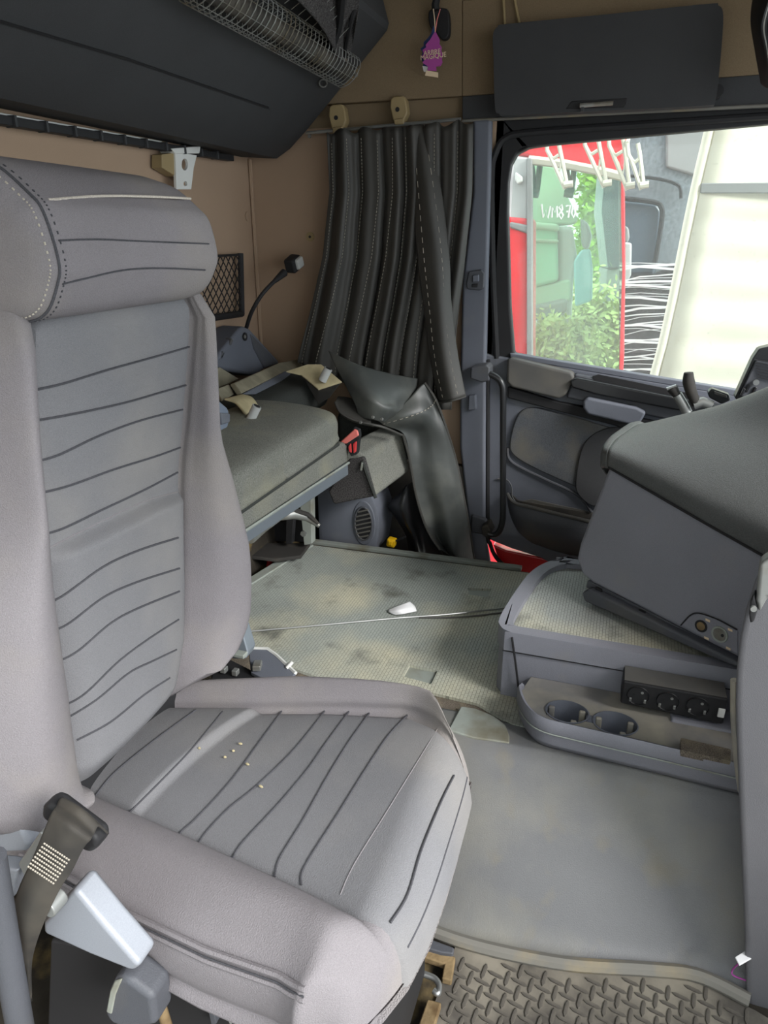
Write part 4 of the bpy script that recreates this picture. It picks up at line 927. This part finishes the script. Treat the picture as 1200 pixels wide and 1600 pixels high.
def pleat(name, pix, r, m, parent, fn, off):
    P = [march(q.x, q.y, fn) for q in crom([Vector((a, b, 0)) for a, b in pix], 40)]; P[1:-1] = [(P[i-1]+P[i]*2+P[i+1])/4 for i in range(1, 39)]; V, Fc = tubegeo([p+off for p in P], r, 6); return mk(name, V, Fc, m, parent)
for L in (((65, 665), (75, 625), (130, 575), (250, 445), (350, 310), (445, 180)), ((135, 695), (150, 645), (240, 545), (345, 460), (480, 330), (600, 180)), ((255, 740), (290, 670), (420, 530), (530, 400), (600, 300), (685, 185)),
          ((415, 785), (430, 720), (510, 590), (600, 430), (680, 300), (755, 195)), ((510, 815), (520, 750), (640, 560), (740, 400), (820, 280), (895, 200)), ((818, 950), (880, 850), (930, 690), (1000, 520), (1050, 420))):
    pleat('pleat', zz(L), .0014, 'seat_line', ci_o, fnc, Vector((0, -.004, .0016)) if L[0][0] > 800 else Vector((0, 0, .0004)))
pleat('pleat', zz(((650, 850), (700, 740), (830, 530), (1020, 220))), .0007, 'seat_grey', ci_o, fnc, Vector((0, 0, .0003)))
pleat('pleat', ((150, 1243), (179, 1208), (240, 1158), (306, 1110)), .0016, 'seat_line', ci_o, fnc, Vector((0, 0, .0004)))
pleat('pleat', ((194, 1278), (250, 1222), (300, 1170), (348, 1112)), .0012, 'seat_line', ci_o, fnc, Vector((0, 0, .0002)))
# front lower seam line
P = []
for k in range(15):
    x_ = lerp(interp(*nearI, .12)+.03, interp(*farI, .12)-.03, k/14); P.append(warp(Vector((x_, YF+.004, cins(x_, YF+.008)+.0))))
tube('pleat', P, .0016, 'seat_line', ci_o, 6, 20)
# near edge double piping
pip = []
for y in [.66-.01*k for k in range(50)]:
    pip.append(warp(Vector((interp(*nearO, y)-.009+.008*(1-smooth(.16, .24, y)), y, cplane(y)-.010+nose(y)*.9))))
tube('piping', pip, .0035, 'seat_grey', seat, 6); tube('piping', [p+Vector((-.004, 0, -.010)) for p in pip], .003, 'seat_grey', seat, 6)
tube('seam', [p+Vector((-.0038, 0, -.005)) for p in pip], .0009, 'seat_line', seat, 6)

geo = []
for a, b in ((352, 1186), (365, 1176), (376, 1165), (408, 1232), (387, 1197), (312, 1172)):
    p = march(a, b, fnc)+Vector((0, 0, .0034)); w_ = Vector((random.uniform(-.3, .3), -1, 0)).normalized()*random.uniform(.002, .005)
    geo.append(tubegeo([p-w_, p-w_*.5, p+w_*.5, p+w_], [.0006, .0018, .0016, .0005], 6))
cr = multi('crumbs', geo, 'tan_dusty'); tag(cr, 'pale dry crumbs scattered on the seat cushion', 'crumbs'); cr['kind'] = 'stuff'

# backrest
def bpl(z): return .62-.085*(z-.25)
def BP(px, py, off=0.):
    n = Vector((0, 1, .085)).normalized(); return onpl(px, py, Vector((0, .62-off, .25)), n)
def tab(pix, off=0.):
    P = sorted([(BP(a, b, off).z, BP(a, b, off).x) for a, b in pix]); return [p[0] for p in P], [p[1] for p in P]
Lb = tab(((46, 500), (44, 560), (39, 700), (38, 780), (50, 870), (68, 985), (100, 1195))); Rb = tab(((299, 495), (297, 540), (288, 660), (282, 720), (280, 790), (282, 900), (281, 980), (272, 1030), (265, 1065)))
Ob = tab(((303, 492), (318, 560), (336, 630), (352, 690), (370, 760), (384, 830), (388, 890), (386, 940), (372, 985), (350, 1018), (330, 1038)), .045)
ZB0, ZB1 = .235, .865
def hump(z): return interp([.2, .30, .45, .6, .75, .87], [.055, .075, .072, .055, .032, .015], z)
FOLD = [[], []]
for a_, b_ in ((50, 872), (96, 848), (160, 816), (224, 786), (277, 771)):
    p_ = BP(a_, b_); FOLD[0].append((p_.x-interp(*Lb, p_.z))/(interp(*Rb, p_.z)-interp(*Lb, p_.z))); FOLD[1].append(p_.z)
def bins(x, z):
    a, b = interp(*Lb, z), interp(*Rb, z); u = max(0, min(1, (x-a)/(b-a)))
    y = bpl(z)-.012*math.sin(math.pi*u)**.6
    # lumbar panel stands proud below the fold
    y -= .022*smooth(interp(*FOLD, u)+.009, interp(*FOLD, u)-.009, z)*(1-(1-min(1, min(u, 1-u)/.16))**2)
    return y
rings = []
zs = [ZB0, ZB0+.006, ZB0+.02, ZB0+.045]+[.29+.025*k for k in range(22)]+[.845, .857, .864, ZB1+.002]
for z in zs:
    xl, xr, xo = interp(*Lb, z), interp(*Rb, z), interp(*Ob, z)
    xc = (xl+xr)/2; hw = max(xo-xc, xr-xc+.035); xn = xc-hw; xo = xc+hw; y0 = bpl(z); h = hump(z)
    e = smooth(ZB0-.01, ZB0+.05, z)*smooth(ZB1+.012, ZB1-.04, z); k = .86+.14*e; kd = .45+.55*e
    R = [(xn+.05, .125), (xn+.012, .105), (xn, .05), (xn+.004, -.3*h), (xn+.30*(xl-xn), -h), (lerp(xn, xl, .72), -.8*h), (xl-.008, -.008), (xl+.006, .010), (xc, .012), (xr-.006, .010), (xr+.008, -.008), (lerp(xo, xr, .72), -.8*h), (xo-.30*(xo-xr), -h), (xo-.004, -.3*h), (xo, .05), (xo-.012, .105), (xo-.05, .125), (xc, .13)]
    rings.append(crom([Vector((xc+(a-xc)*k, y0+(b-.05)*kd+.05, z)) for a, b in R], 96, True))
loft('backrest', rings, 'seat_grey', seat, True, 70)
g = []
for i in range(240):
    z = lerp(ZB1-.004, ZB0+.012, i/239); a, b = interp(*Lb, z), interp(*Rb, z); xc = (a+b)/2
    e = smooth(ZB0-.01, ZB0+.05, z)*smooth(ZB1+.012, ZB1-.04, z); k = .86+.14*e; r = []
    for j in range(40):
        u = j/39; x = xc+(lerp(a, b, u)-xc)*k; edge = .012*(1-min(1, min(u, 1-u)/.035))**2
        r.append(Vector((x, bins(x, z)+edge+.03*(1-e), z)))
    g.append(r)
V, Fc = gridgeo(g); bi_o = mk('back_panel', V, Fc, 'seat_blue', seat)
def fnb(p): return bins(p.x, p.z)-p.y
q4 = lambda L: [(.4*a, 480+.4*b) for a, b in L]
for L in (((108, 328), (240, 300), (420, 245), (600, 195), (738, 155)), ((105, 448), (280, 418), (480, 375), (620, 335), (725, 305)), ((95, 612), (220, 580), (380, 505), (540, 445), (712, 400)), ((100, 738), (260, 700), (440, 635), (600, 585), (703, 548)),
          ((112, 895), (230, 870), (400, 790), (560, 715), (693, 645)), ((155, 1165), (240, 1130), (400, 1015), (540, 950), (695, 900)), ((175, 1270), (260, 1240), (400, 1135), (530, 1075), (700, 1020)), ((205, 1392), (300, 1345), (430, 1235), (540, 1175), (700, 1110)),
          ((240, 1560), (330, 1510), (460, 1385), (580, 1295), (697, 1220)), ((270, 1600), (380, 1530), (500, 1430), (600, 1380), (688, 1338)), ((300, 1690), (430, 1620), (560, 1515), (662, 1448))):
    pleat('pleat', q4(L), .0015, 'seat_line', bi_o, fnb, Vector((0, -.0004, 0)))
pleat('fold_edge', q4(((125, 975), (240, 915), (400, 835), (560, 760), (693, 722))), .0008, 'seat_grey', bi_o, fnb, Vector((0, 0, 0)))

# headrest
hc = [BP(a, b, .02) for a, b in ((88, 400), (330, 400))]
hx0, hx1 = hc[0].x-.030, hc[1].x-.012
hz1, hz0 = BP(200, 308, .03).z, BP(200, 478, .03).z
hy = bpl(.93)-.035
prof = [(hy+.012, hz0+.004), (hy-.006, hz0+.03), (hy-.012, lerp(hz0, hz1, .45)), (hy-.004, lerp(hz0, hz1, .82)), (hy+.010, hz1-.002), (hy+.05, hz1+.026), (hy+.105, hz1+.034), (hy+.145, hz1+.0), (hy+.125, lerp(hz0, hz1, .4)), (hy+.085, hz0-.0), (hy+.04, hz0-.006)]
pcen = (hy+.06, (hz0+hz1)/2)
def hring(x, s): return crom([Vector((x, lerp(pcen[0], a, s), lerp(pcen[1], b, s))) for a, b in prof], 64, True)
hw_ = hx1-hx0
rings = [hring(hx0-.016, .30), hring(hx0-.014, .7), hring(hx0-.009, .9), hring(hx0-.002, .975), hring(hx0+.002, .985), hring(hx0+.006, 1.0)]
rings += [hring(lerp(hx0+.006, hx1, t), 1-.03*t*t) for t in (.15, .3, .45, .6, .75, .85)]+[hring(hx1-.018, .94), hring(hx1-.008, .89), hring(hx1-.001, .80), hring(hx1+.003, .6), hring(hx1+.004, .3)]
hr_o = loft('headrest', rings, 'seat_grey', seat, True, 70)
tube('piping', [p+Vector((0, 0, 0)) for p in hring(hx0+.000, .992)], .0014, 'seat_line', hr_o, 6, closed=True)
for dx in (-.0075, .0075):
    rg = hring(hx0+dx, .935 if dx < 0 else 1.004); rg = crom(rg, 180, True)
    multi('stitching', [tubegeo([rg[k], rg[k+1]], .0009, 4) for k in range(0, 178, 3)], 'seat_line' if dx > 0 else 'thread', hr_o)
fr = []
fx = lambda t: hx0+.006+t*(hx1-.02-hx0-.006)
def hfront(x, z):
    t = (x-hx0)/(hw_); s = 1-.03*t*t
    pts = [(lerp(pcen[0], a, s), lerp(pcen[1], b, s)) for a, b in prof[:5]]
    cur = crom([Vector((0, a, b)) for a, b in pts], 40); best = min(cur, key=lambda p: abs(p.z-z)); return best.y
def hline(name, pix, r, m):
    P = []
    for a, b in pix:
        p = onpl(a, b, (0, hy-.008, 0), (0, 1, 0)); P.append(p)
    P = crom(P, 40); P = [Vector((p.x, hfront(p.x, p.z)-.0006, p.z)) for p in P if hx0+.004 < p.x < hx1-.012]
    V, Fc = tubegeo(P, r, 6); return mk(name, V, Fc, m, hr_o)
hline('pleat', ((86, 376), (150, 374), (220, 377), (325, 381)), .0009, 'seat_line'); hline('pleat', ((85, 448), (130, 436), (190, 422), (250, 419), (322, 422)), .0010, 'seat_line')
hline('seam', ((92, 312), (180, 306), (260, 307), (318, 310)), .0014, 'seat_pale')
multi('post', [tubegeo([Vector((x, hy+.06, ZB1-.06)), Vector((x, hy+.06, hz0+.03))], .007, 10) for x in (lerp(hx0, hx1, .3), lerp(hx0, hx1, .7))], 'metal_dull', seat)

# base, side trims, belt, levers
box('base', (.52, .20, FZ+.02), (.85, .62, .11), 'black', seat, .03)
box('recliner_bar', (.55, .64, .02), (.84, .70, .26), 'black', seat, .01)
for x in (.50, .87): box('floor_rail', (x-.025, -.02+.26, FZ+.001), (x+.025, .64, FZ+.03), 'black_dusty', seat, .004)
extr('side_board', X(.475, (78, 1470), (240, 1500), (430, 1560), (460, 1700), (70, 1700)), (.02, 0, 0), 'black', seat, .004)
extr('side_rib', X(.465, (315, 1532), (322, 1530), (338, 1600), (330, 1602)), (.01, 0, 0), 'trim_dark', seat, .001)
tube('side_rod', X(.46, (172, 1452), (230, 1485)), .004, 'black_gloss', seat, 6); tube('wire_line', X(.46, (340, 1538), (362, 1604)), .0012, 'metal_dull', seat, 5)
tube('wire_line', X(.46, (398, 1555), (416, 1602)), .0012, 'metal_dull', seat, 5)
extr('arm_trim', X(.40, (114, 1390), (122, 1396), (165, 1449), (219, 1511), (207, 1520), (140, 1493), (66, 1459), (66, 1441)), (.03, 0, 0), 'silver_plastic', seat, .006, 3)
extr('rear_trim', X(.44, (-30, 1240), (4, 1252), (22, 1272), (45, 1322), (40, 1333), (0, 1334), (-30, 1330)), (.04, 0, 0), 'silver_plastic', seat, .006, 3)
extr('lower_trim', X(.43, (-10, 1355), (28, 1360), (22, 1385), (14, 1410), (-10, 1400)), (.02, 0, 0), 'silver_plastic', seat, .003)
lv = extr('lever', X(.41, (162, 1584), (168, 1550), (176, 1533), (186, 1528), (198, 1530), (238, 1560), (244, 1605), (200, 1612), (170, 1600)), (.035, 0, 0), 'trim_dark', seat, .008, 3)
extr('lever_edge', X(.4085, (165, 1582), (171, 1550), (178, 1535), (190, 1531), (180, 1556), (174, 1586)), (.004, 0, 0), 'alu_strip', lv, .002)
tube('lever_rod', X(.43, (205, 1540), (218, 1530), (232, 1532), (242, 1545), (252, 1575), (262, 1606)), .006, 'rust', seat, 10, 24)
# inner side metal bits
ib = extr('hinge_plate', [on(a, b, 'x', c_) for a, b, c_ in ((355, 1012, .98), (372, 980, 1.0), (378, 985, 1.0), (388, 1020, .98), (384, 1030, .97), (362, 1030, .97))], (.03, 0, 0), 'steel_blue', seat, .003)
obox('bracket_step', on(374, 1022, 'x', .96), (.008, 0, 0), (0, .013, 0), (0, 0, .004), 'alu_strip', seat, .002)
pts = [on(a, b, 'z', .10) for a, b in ((388, 1013), (418, 1014), (432, 1024), (462, 1052), (440, 1075), (392, 1050))]
extr('inner_pan', pts, (0, 0, -.008), 'trim_blue', seat, .002); tube('pan_edge', pts[:4], .004, 'white_paint', seat, 6)
obox('pan_clip', on(402, 1040, 'z', .11), (.012, .004, 0), (-.003, .008, 0), (0, 0, .006), 'metal_dull', seat, .002)
tube('pan_pin', [on(448, 1044, 'z', .10), on(457, 1034, 'z', .11)], .004, 'white_paint', seat, 8)
extr('hinge_arm', [on(a, b, 'z', .09) for a, b in ((335, 1020), (360, 1030), (400, 1050), (395, 1062), (330, 1060))], (0, 0, -.02), 'black', seat, .003)
for a in ((350, 1046), (368, 1050)): obox('hinge_bolt', on(a[0], a[1], 'z', .10), (.007, 0, 0), (0, .006, 0), (0, 0, .006), 'metal_dull', seat, .002)

belt = thing('seat_belt', 'dark dusty seat belt strap with stitched end looped through a guide', 'seat belt', X(.40, (45, 1515))[0])
srow = (((89, 1259, .41), (118, 1277, .40), (146, 1304, .40)), ((82, 1270, .395), (112, 1290, .385), (141, 1312, .39)), ((73, 1290, .39), (102, 1308, .382), (131, 1324, .388)), ((51, 1343, .385), (82, 1352, .378), (112, 1361, .385)), ((31, 1386, .38), (62, 1388, .373), (94, 1388, .38)), ((20, 1425, .38), (44, 1432, .372), (70, 1438, .38)), ((28, 1470, .385), (40, 1476, .38), (54, 1482, .39)), ((42, 1512, .40), (45, 1514, .40), (48, 1518, .41)), ((46, 1560, .42), (48, 1562, .42), (50, 1565, .42)))
SG = [[on(a, b, 'x', c_) for a, b, c_ in r] for r in srow]
top_back = [p+Vector((.022, .004, -.022)) for p in SG[0]]
patch('strap', [top_back, [p+Vector((.010, .002, .0)) for p in SG[0]]]+SG, 14, 60, 'black_dusty', belt, .002)
extr('guide', X(.412, (62, 1278), (64, 1262), (72, 1256), (84, 1262), (150, 1312), (152, 1326), (140, 1336), (128, 1330)), (.022, 0, 0), 'black', belt, .008, 3)
extr('anchor', X(.43, (28, 1350), (45, 1325), (62, 1300), (70, 1306), (50, 1340), (38, 1372)), (.012, 0, 0), 'metal_dull', belt, .002)
disc('anchor_bolt', X(.40, (95, 1397))[0], (-1, 0, 0), .010, .02, 'metal_dull', belt, 12, .002)
geo = []
pa, pb, pc_, pd = X(.3785, (76, 1310), (117, 1337), (93, 1374), (51, 1346))
off = Vector((-.006, 0, 0))
for k in range(8):
    t = k/7; geo.append([pa.lerp(pd, t)+off, pb.lerp(pc_, t)+off])
sg = []
for a, b in geo:
    for k in range(12): sg.append(tubegeo([a.lerp(b, k/12), a.lerp(b, (k+.65)/12)], .0008, 4))
multi('stitch_block', sg, 'thread', belt)

pole = tag(tube('door_side_pole', X(.36, (-14, 1340), (8, 1470), (38, 1640)), .0135, 'trim_dark', None, 14), 'grey tube standing at the lower left corner beside the seat', 'pole')

# floor frame and hook in front of the seat
ff = thing('floor_frame', 'rusty tan steel floor frame in front of the seat', 'frame', Z(FZ+.01, (690, 1500))[0])
ZF = FZ+.025
def zp(L, z=ZF): return [on(a, b, 'z', z) for a, b in L]
extr('cross_bar', zp(((630, 1470), (712, 1494), (706, 1532), (690, 1528), (694, 1506), (630, 1484))), (0, 0, -.015), 'rust', ff, .003)
extr('long_bar', zp(((668, 1560), (690, 1566), (668, 1640), (640, 1640))), (0, 0, -.015), 'rust', ff, .003)
extr('rubber_bar', zp(((635, 1455), (660, 1462), (710, 1480), (708, 1490), (690, 1488), (630, 1470)), ZF+.008), (0, 0, -.014), 'trim_dark', ff, .003)
tube('slide_rod', zp(((560, 1492), (620, 1508), (660, 1520)), ZF+.006), .006, 'metal_dull', ff, 8)
tube('slide_rod', zp(((540, 1520), (600, 1532), (650, 1546)), ZF-.004), .008, 'trim_dark', ff, 8)
hk = tag(tube('shackle_hook', zp(((655, 1520), (668, 1524), (680, 1530), (686, 1540), (684, 1552), (678, 1548)), ZF+.012), .0055, 'metal', None, 10, 24), 'small shiny steel hook on the rusty floor frame', 'hook')
fp2 = tag(extr('floor_plate', zp(((430, 1570), (560, 1555), (612, 1560), (600, 1600), (580, 1640), (420, 1640)), FZ+.012), (0, 0, -.010), 'floor_dirt', None, .004), 'dirty floor plate below the seat front', 'floor plate')

tg = thing('wire_tag', 'white tag on a thin purple wire by the lower dashboard side', 'tag', Z(FZ+.03, (1155, 1520))[0])
extr('tag', [on(a, b, 'z', -.20) for a, b in ((1148, 1497), (1172, 1482), (1176, 1498), (1155, 1510))], (0, 0, .003), 'paper', tg, .001)
tube('wire', [on(a, b, 'z', c_) for a, b, c_ in ((1156, 1504, -.20), (1145, 1515, -.25), (1146, 1524, -.26), (1172, 1534, -.26))], .0014, 'purple', tg, 6, 16)

# ================================================================== OUTSIDE, beyond the far window
def XO(c, L): return X(c, *L)
XT = 3.7
rt = thing('red_truck', 'red truck cab outside the window with large pale windscreen', 'truck', (XT, .6, -1.65))
extr('top_band', XO(XT, ((790, 190), (985, 150), (975, 262), (960, 275), (825, 245), (790, 240))), (.09, 0, 0), 'ext_red', rt, .02)
extr('left_panel', XO(XT-.02, ((790, 245), (825, 246), (824, 345), (796, 342), (788, 342))), (.1, 0, 0), 'ext_sign', rt, .01)
extr('left_pillar', XO(XT-.03, ((780, 336), (826, 340), (826, 640), (780, 640))), (.3, 0, 0), 'ext_red', rt, .02)
extr('pillar_trim', XO(XT-.04, ((796, 346), (826, 352), (826, 366), (796, 356))), (.05, 0, 0), 'ext_grey2', rt, .01)
extr('seal', XO(XT-.05, ((823, 246), (831, 247), (831, 640), (823, 640))), (.05, 0, 0), 'ext_grey2', rt, .006)
extr('right_pillar', XO(XT, ((970, 260), (976, 300), (977, 420), (975, 560), (970, 640), (966, 640), (969, 520), (972, 420), (970, 330))), (.06, 0, 0), 'ext_red', rt, .006)
plate('windscreen', [(p.y, p.z) for p in XO(XT+.05, ((829, 240), (972, 270), (975, 420), (970, 640), (829, 640)))], [], lambda u, v, w: Vector((XT+.05+w, u, v)), .006, 'ext_glass', rt)
tube('top_seal', XO(XT-.01, ((826, 250), (880, 256), (940, 268), (972, 276))), .02, 'ext_frame', rt, 6)
box('lower_body', (XT-.02, .40, -1.65), (XT+.48, 2.2, -.25), 'ext_red', rt, .05)
lm = extr('side_lamp', XO(XT-.05, ((805, 268), (816, 276), (817, 284), (808, 288), (804, 280))), (.03, 0, 0), 'white_paint', rt, .008)
# lamp brackets hanging over the windscreen
for (bx, top_, h, lean), wh_ in zip(((853, 215, 80, 26), (912, 205, 88, 28), (950, 205, 92, 26), (980, 224, 72, 18)), ('leftmost', 'second from the left', 'third from the left', 'rightmost')):
    sc_ = h/88.; XB = XT-.14-(.05 if wh_ == 'rightmost' else 0)
    k = [(bx, top_), (bx+2, top_+22*sc_), (bx+6, top_+30*sc_), (bx+lean+4, top_+h), (bx+lean+8, top_+h-2), (bx+24*sc_, top_+20*sc_), (bx+20*sc_, top_)]
    t = thing('lamp_bracket', 'pale wire lamp bracket over the red truck windscreen, '+wh_, 'bracket', XO(XT-.12, ((bx+lean, top_+h),))[0], 'wire lamp brackets on the red truck')
    tube('stem', [XO(XB, (k[0],))[0], XO(XB, (k[0],))[0]+Vector((XT-.012-XB, 0, .05))], .009, 'ext_frame', t, 6)
    tube('wire_frame', XO(XB, k), .009, 'ext_frame', t, 6); tube('cross_wire', XO(XB, ((bx+7, top_+32*sc_), (bx+12, top_+36*sc_), (bx+22*sc_, top_+30*sc_))), .008, 'ext_frame', t, 6)
    tube('inner_loop', XO(XB, ((bx+14*sc_, top_+46*sc_), (bx+22*sc_, top_+66*sc_), (bx+26*sc_, top_+44*sc_))), .007, 'ext_frame', t, 6)
    tube('foot', XO(XB-.01, ((bx+lean+2, top_+h-6), (bx+lean+16, top_+h-8))), .014, 'ext_frame', t, 8)
for a in (836, 890):
    t = thing('dark_bracket', 'dark teal bracket behind the windscreen ' + ('near the left pillar' if a < 850 else 'near the middle'), 'bracket', XO(XT+.12, ((a, 300),))[0], 'dark teal brackets')
    tube('leg', XO(XT+.12, ((a-6, 255), (a, 300))), .014, 'teal', t, 6); tube('leg', XO(XT+.12, ((a+8, 256), (a+3, 300))), .014, 'teal', t, 6); tube('foot', XO(XT+.11, ((a-8, 301), (a+6, 303))), .02, 'teal', t, 8)
# handwriting on the windscreen
strokes = [((846, 319), (849, 340), (853, 328), (856, 341), (860, 322)), ((862, 340), (863, 324), (867, 332), (870, 322), (871, 340)), ((877, 330), (873, 324), (878, 320), (879, 327), (873, 336), (877, 342), (880, 336), (876, 330)), ((884, 322), (891, 321), (888, 340)), ((885, 331), (891, 330)), ((895, 324), (893, 333), (896, 340), (899, 332), (897, 323), (894, 325))]
multi('handwriting', [tubegeo(XO(XT+.045, s_), .0045, 5) for s_ in strokes], 'paper', rt)
# reflected truck and greenery of that windscreen, built as objects behind it
mv = thing('reflected_truck', 'pale mint body standing in for a truck reflected in the red truck windscreen', 'reflection', (5.4, 1.2, -1.65))
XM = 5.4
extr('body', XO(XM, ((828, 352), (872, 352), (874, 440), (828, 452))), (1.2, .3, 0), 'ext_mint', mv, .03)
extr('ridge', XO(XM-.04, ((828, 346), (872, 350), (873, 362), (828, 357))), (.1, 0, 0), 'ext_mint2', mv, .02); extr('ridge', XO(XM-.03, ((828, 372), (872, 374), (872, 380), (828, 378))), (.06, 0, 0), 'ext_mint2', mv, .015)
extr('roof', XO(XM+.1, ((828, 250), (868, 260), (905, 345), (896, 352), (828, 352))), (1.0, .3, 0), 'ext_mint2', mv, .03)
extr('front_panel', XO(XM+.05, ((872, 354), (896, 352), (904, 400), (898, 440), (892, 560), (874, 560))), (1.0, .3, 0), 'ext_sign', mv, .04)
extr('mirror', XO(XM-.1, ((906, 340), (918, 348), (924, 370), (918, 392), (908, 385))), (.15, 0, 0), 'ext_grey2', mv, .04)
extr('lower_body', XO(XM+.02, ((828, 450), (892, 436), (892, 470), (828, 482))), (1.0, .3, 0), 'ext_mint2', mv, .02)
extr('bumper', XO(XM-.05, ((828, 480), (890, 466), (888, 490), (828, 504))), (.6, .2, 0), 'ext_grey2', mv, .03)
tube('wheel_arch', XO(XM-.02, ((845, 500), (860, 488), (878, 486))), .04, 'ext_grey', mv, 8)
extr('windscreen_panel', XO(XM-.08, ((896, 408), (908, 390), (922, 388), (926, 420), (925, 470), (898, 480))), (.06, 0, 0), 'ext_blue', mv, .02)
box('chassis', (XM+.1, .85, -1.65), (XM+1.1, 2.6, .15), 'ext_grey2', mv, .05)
def reflected_bush(name, lab, cat, c0, ext, n, m, size):
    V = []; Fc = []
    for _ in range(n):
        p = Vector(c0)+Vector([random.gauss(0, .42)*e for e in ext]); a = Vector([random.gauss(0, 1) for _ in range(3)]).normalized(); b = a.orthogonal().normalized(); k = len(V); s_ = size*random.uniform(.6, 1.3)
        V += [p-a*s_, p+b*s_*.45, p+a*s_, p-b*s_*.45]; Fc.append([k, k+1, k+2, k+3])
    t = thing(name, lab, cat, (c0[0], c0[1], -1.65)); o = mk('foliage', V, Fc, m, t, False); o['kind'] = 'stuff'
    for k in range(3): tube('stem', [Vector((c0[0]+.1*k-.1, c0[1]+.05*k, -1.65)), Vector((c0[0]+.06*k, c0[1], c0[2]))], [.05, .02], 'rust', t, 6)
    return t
pb_ = on(934, 380, 'x', 9.4); reflected_bush('reflected_green', 'bright green foliage standing in for greenery reflected in the red truck windscreen', 'shrub', pb_, (.6, .28, 1.3), 9000, 'reflected_leaf', .05)  # greenery of the windscreen reflection, modelled as leaves behind the glass
pb2 = on(925, 550, 'x', 6.75); reflected_bush('reflected_low_green', 'pale yellow-green foliage standing in for a hazy reflection in the windscreen', 'shrub', pb2, (.12, .42, .5), 8000, 'reflected_leaf_low', .04)
pb3 = on(855, 545, 'x', 5.1); reflected_bush('reflected_low_green', 'pale green foliage standing in for a reflection, below the mint body', 'shrub', pb3, (.1, .30, .20), 5000, 'reflected_leaf_low', .03)
bd = thing('far_cab', 'blue-grey far cab corner behind the right red pillar', 'truck', (7.6, .1, -1.65))
extr('panel', XO(7.6, ((945, 270), (968, 275), (970, 420), (950, 420), (940, 330))), (.5, .1, 0), 'ext_dark', bd, .02); extr('lower_panel', XO(7.65, ((948, 420), (972, 420), (968, 590), (946, 590))), (.5, .1, 0), 'ext_grey2', bd, .02)
# dark grey truck behind
XG = 4.2
gt = thing('grey_truck', 'dark grey truck cab side between red truck and white panel', 'truck', (XG, -.3, -1.65))
extr('side', XO(XG, ((966, 140), (1130, 120), (1100, 420), (1085, 470), (966, 470))), (1.4, -.2, 0), 'ext_grey', gt, .02)
extr('door_panel', XO(XG-.03, ((972, 312), (1026, 318), (1034, 328), (1024, 430), (972, 430))), (.04, 0, 0), 'ext_dark', gt, .02)
tube('door_line', XO(XG-.05, ((974, 310), (1022, 316), (1033, 324), (1034, 345), (1022, 420))), .012, 'black', gt, 6, 20)
extr('roof_panel', XO(XG-.02, ((1040, 200), (1112, 190), (1100, 280), (1040, 262))), (.03, 0, 0), 'ext_grey2', gt, .02)
tube('panel_line', XO(XG-.03, ((985, 275), (1030, 280), (1060, 290), (1064, 310))), .008, 'black', gt, 6, 20)
extr('mirror_arm', XO(XG-.2, ((976, 352), (982, 356), (984, 372), (980, 380), (976, 376))), (.05, 0, 0), 'ext_grey2', gt, .01)
extr('tank', XO(XG-.22, ((975, 378), (987, 380), (986, 430), (980, 442), (973, 442))), (.12, 0, 0), 'ext_sign', gt, .02)
# wrapped pallet
pw = thing('wrapped_pallet', 'dark goods on a pallet wrapped in clear stretch film', 'pallet', (XG-.4, -.15, -1.65))
extr('goods', XO(XG-.36, ((966, 455), (1060, 408), (1075, 430), (1050, 660), (966, 660))), (.28, -.05, 0), 'pallet', pw, .02)
geo = []
for k in range(42):
    y = lerp(408, 640, (k+random.random()*.9)/42); y2 = y+random.uniform(-10, 12)
    geo.append(tubegeo(XO(XG-.375, ((968, y2+3), (1000, lerp(y2, y, .4)+random.uniform(-2, 2)), (1030, lerp(y2, y, .7)), (1062, y))), random.choice((.002, .004, .007)), 4))
multi('film_crease', geo, 'film', pw)['kind'] = 'stuff'
# white corrugated deflector panel
XP = 3.0
wp = thing('white_deflector', 'large cream white ribbed fairing panel outside the window', 'fairing panel', (XP, -.5, -.6))
L_ = [(1122, 150), (1108, 210), (1090, 285), (1072, 370), (1054, 460), (1036, 540), (1020, 600), (1010, 660)]
rows = []
NR = 90
for i in range(NR):
    u = i/(NR-1); y = lerp(170, 660, u); x = interp([a[1] for a in L_], [a[0] for a in L_], y)
    rib = .005*math.sin((y-300)/62.*2*math.pi)*smooth(300, 330, y); tt = lambda t: smooth(.04, .22, t)
    rows.append([on(lerp(x+6, 1420, t), y+8*t, 'x', XP-rib*tt(t)+.05*t) for t in [k/11 for k in range(12)]])
V, Fc = gridgeo(rows); o = mk('skin', V, Fc, 'ext_white', wp); s = o.modifiers.new('solid', 'SOLIDIFY'); s.thickness = .03; s.offset = -1
edge = [on(a, b, 'x', XP-.01) for a, b in L_]
tube('edge_roll', edge, .02, 'ext_white', wp, 10, 40)
tube('edge_roll', [p+Vector((0, -.04, 0)) for p in edge], .012, 'ext_white', wp, 8, 40)
extr('cross_strip', XO(XP-.035, ((1096, 286), (1300, 284), (1300, 302), (1094, 302))), (.02, 0, 0), 'ext_grey2', wp, .004)
